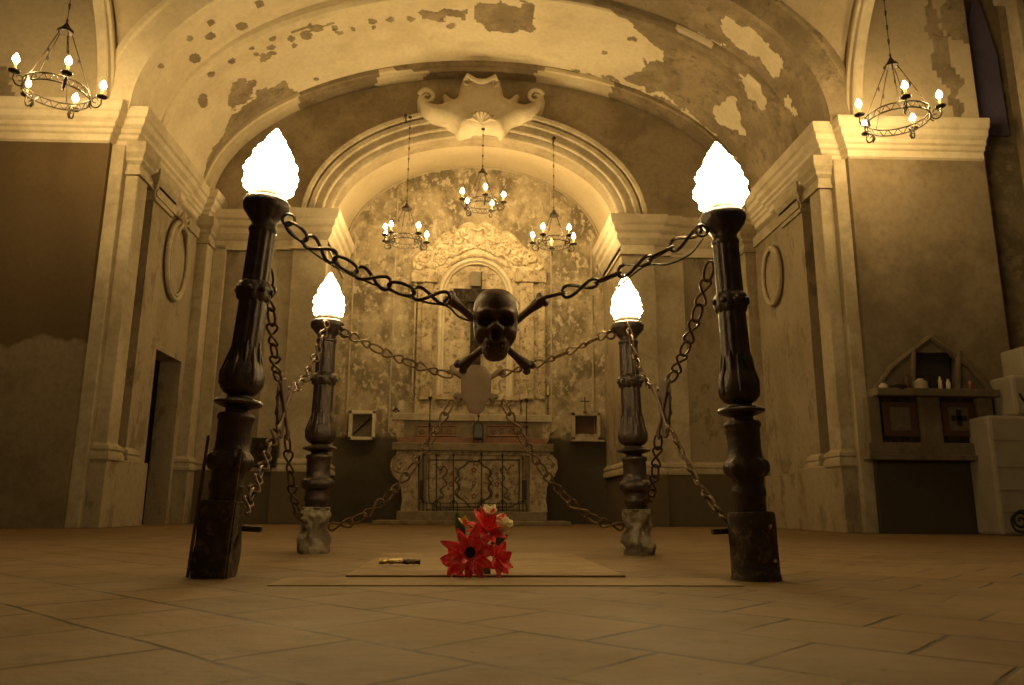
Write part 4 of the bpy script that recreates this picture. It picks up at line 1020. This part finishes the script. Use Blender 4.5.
def flower(c, nrm, rows, mat, name, rnd, centre=None):
    nrm = Vector(nrm).normalized(); u = nrm.orthogonal().normalized(); w = nrm.cross(u); b = MB()
    for cnt, L, W, tilt, ph in rows:
        for k in range(cnt):
            a = 2*PI*k/cnt+ph+rnd.uniform(-.12,.12); d = (u*math.cos(a)+w*math.sin(a))*math.cos(tilt)+nrm*math.sin(tilt)
            petal(b, Vector(c)+d*.008, d, nrm, L*rnd.uniform(.88,1.08), W, .12, .25)
    o = b.build(name, mat, bq, world=True, smooth=70, solid=.0012)
    if centre:
        MB().blob(tuple(Vector(c)+nrm*.012), centre, 16, 10).build('flower_centre', M_blk, o, world=True, smooth=True)
    return o
rn = random.Random(11)
def B(px, py, Y): return at(px, py, Y)
fc = B(470, 553, 2.95)
flower(fc, (0,-1,.12), [(10,.105,.038,.05,0),(9,.088,.034,.40,.3),(7,.06,.028,.75,.1)], M_redf, 'red_flower', rn, (.025,.013,.027))
flower(B(487,532,3.0), (.15,-.7,.75), [(9,.09,.034,.25,0),(6,.085,.032,.9,.4)], M_redf, 'red_flower', rn)
flower(B(496,560,2.95), (.75,-.6,.1), [(6,.065,.045,.3,.5),(4,.06,.04,.9,0)], M_redf, 'red_flower', rn)
flower(B(456,563,2.97), (-.6,-.7,.1), [(5,.06,.04,.2,.5)], M_redf, 'red_flower', rn)
flower(B(489,519,3.02), (0,-.4,.9), [(5,.045,.04,.9,0),(4,.035,.03,1.1,.5)], M_wf, 'cream_rose', rn)
flower(B(500,531,3.0), (.4,-.4,.85), [(6,.055,.055,.9,0),(5,.05,.04,1.15,.5)], M_wf, 'cream_rose', rn)
flower(B(468,527,3.0), (-.5,-.4,.8), [(3,.04,.022,1.2,0)], M_yf, 'yellow_bud', rn)
b = MB()
for (a, c, w) in (((463,540),(456,511),.035),((482,535),(497,513),.03),((492,545),(508,535),.03),((495,565),(510,561),.03),((486,548),(497,556),.035),((478,540),(470,520),.03),((484,566),(490,576),.03),((462,566),(456,574),.03),((478,548),(481,575),.03)):
    p1, p2 = B(a[0], a[1], 3.0), B(c[0], c[1], 3.01); petal(b, p1, p2-p1, (0,-1,.2), (p2-p1).length, w, .1, .2)
b.build('leaf', M_leaf, bq, world=True, smooth=70, solid=.0012)
b = MB()
for x in (470, 487, 500): p1 = B(x, 545, 3.02); b.tube(bez([p1, (p1.x*.6+bq0.x*.4, 3.08, .10), (bq0.x+.02, 3.12, .03), (bq0.x+.05, 3.22, .02)]), .0035, 6)
b.build('stem', M_leaf, bq, world=True, smooth=True)
p = atZ(396, 566, .008); th = thing('foil_wrapper', 'small crumpled gold wrapper on the pale slab left of the bouquet', 'wrapper', p)
r2 = random.Random(4)
def crump(cx, sx, sz, seed):
    b = MB(); 
    def f(u, v):
        a = 2*PI*u; k = noise.noise(Vector((u*5+seed, v*4, seed)))*.012
        return (cx+sx*(v-.5)*2, (sz+k)*math.cos(a), sz+.002+(sz*.8+k)*math.sin(a)*.8)
    return b.grid(16, 14, f)
crump(-.02,.05,.018,3).build('crumpled_foil', M_gold, th, smooth=30); crump(.062,.04,.016,8).build('torn_end', M_rust, th, smooth=30)

# ------------------------------------------------------------------ world and colour
w = bpy.data.worlds.new('dark_room'); sc.world = w; w.use_nodes = True
w.node_tree.nodes['Background'].inputs[0].default_value = (.9,.6,.3,1); w.node_tree.nodes['Background'].inputs[1].default_value = .035
sc.view_settings.view_transform = 'Standard'; sc.view_settings.look = 'None'; sc.view_settings.gamma = 1; sc.view_settings.use_curve_mapping = False
sc.view_settings.exposure = 1.0
sc.cycles.use_denoising = True
sc.cycles.sample_clamp_indirect = 8
sc.cycles.max_bounces = 8; sc.cycles.diffuse_bounces = 5
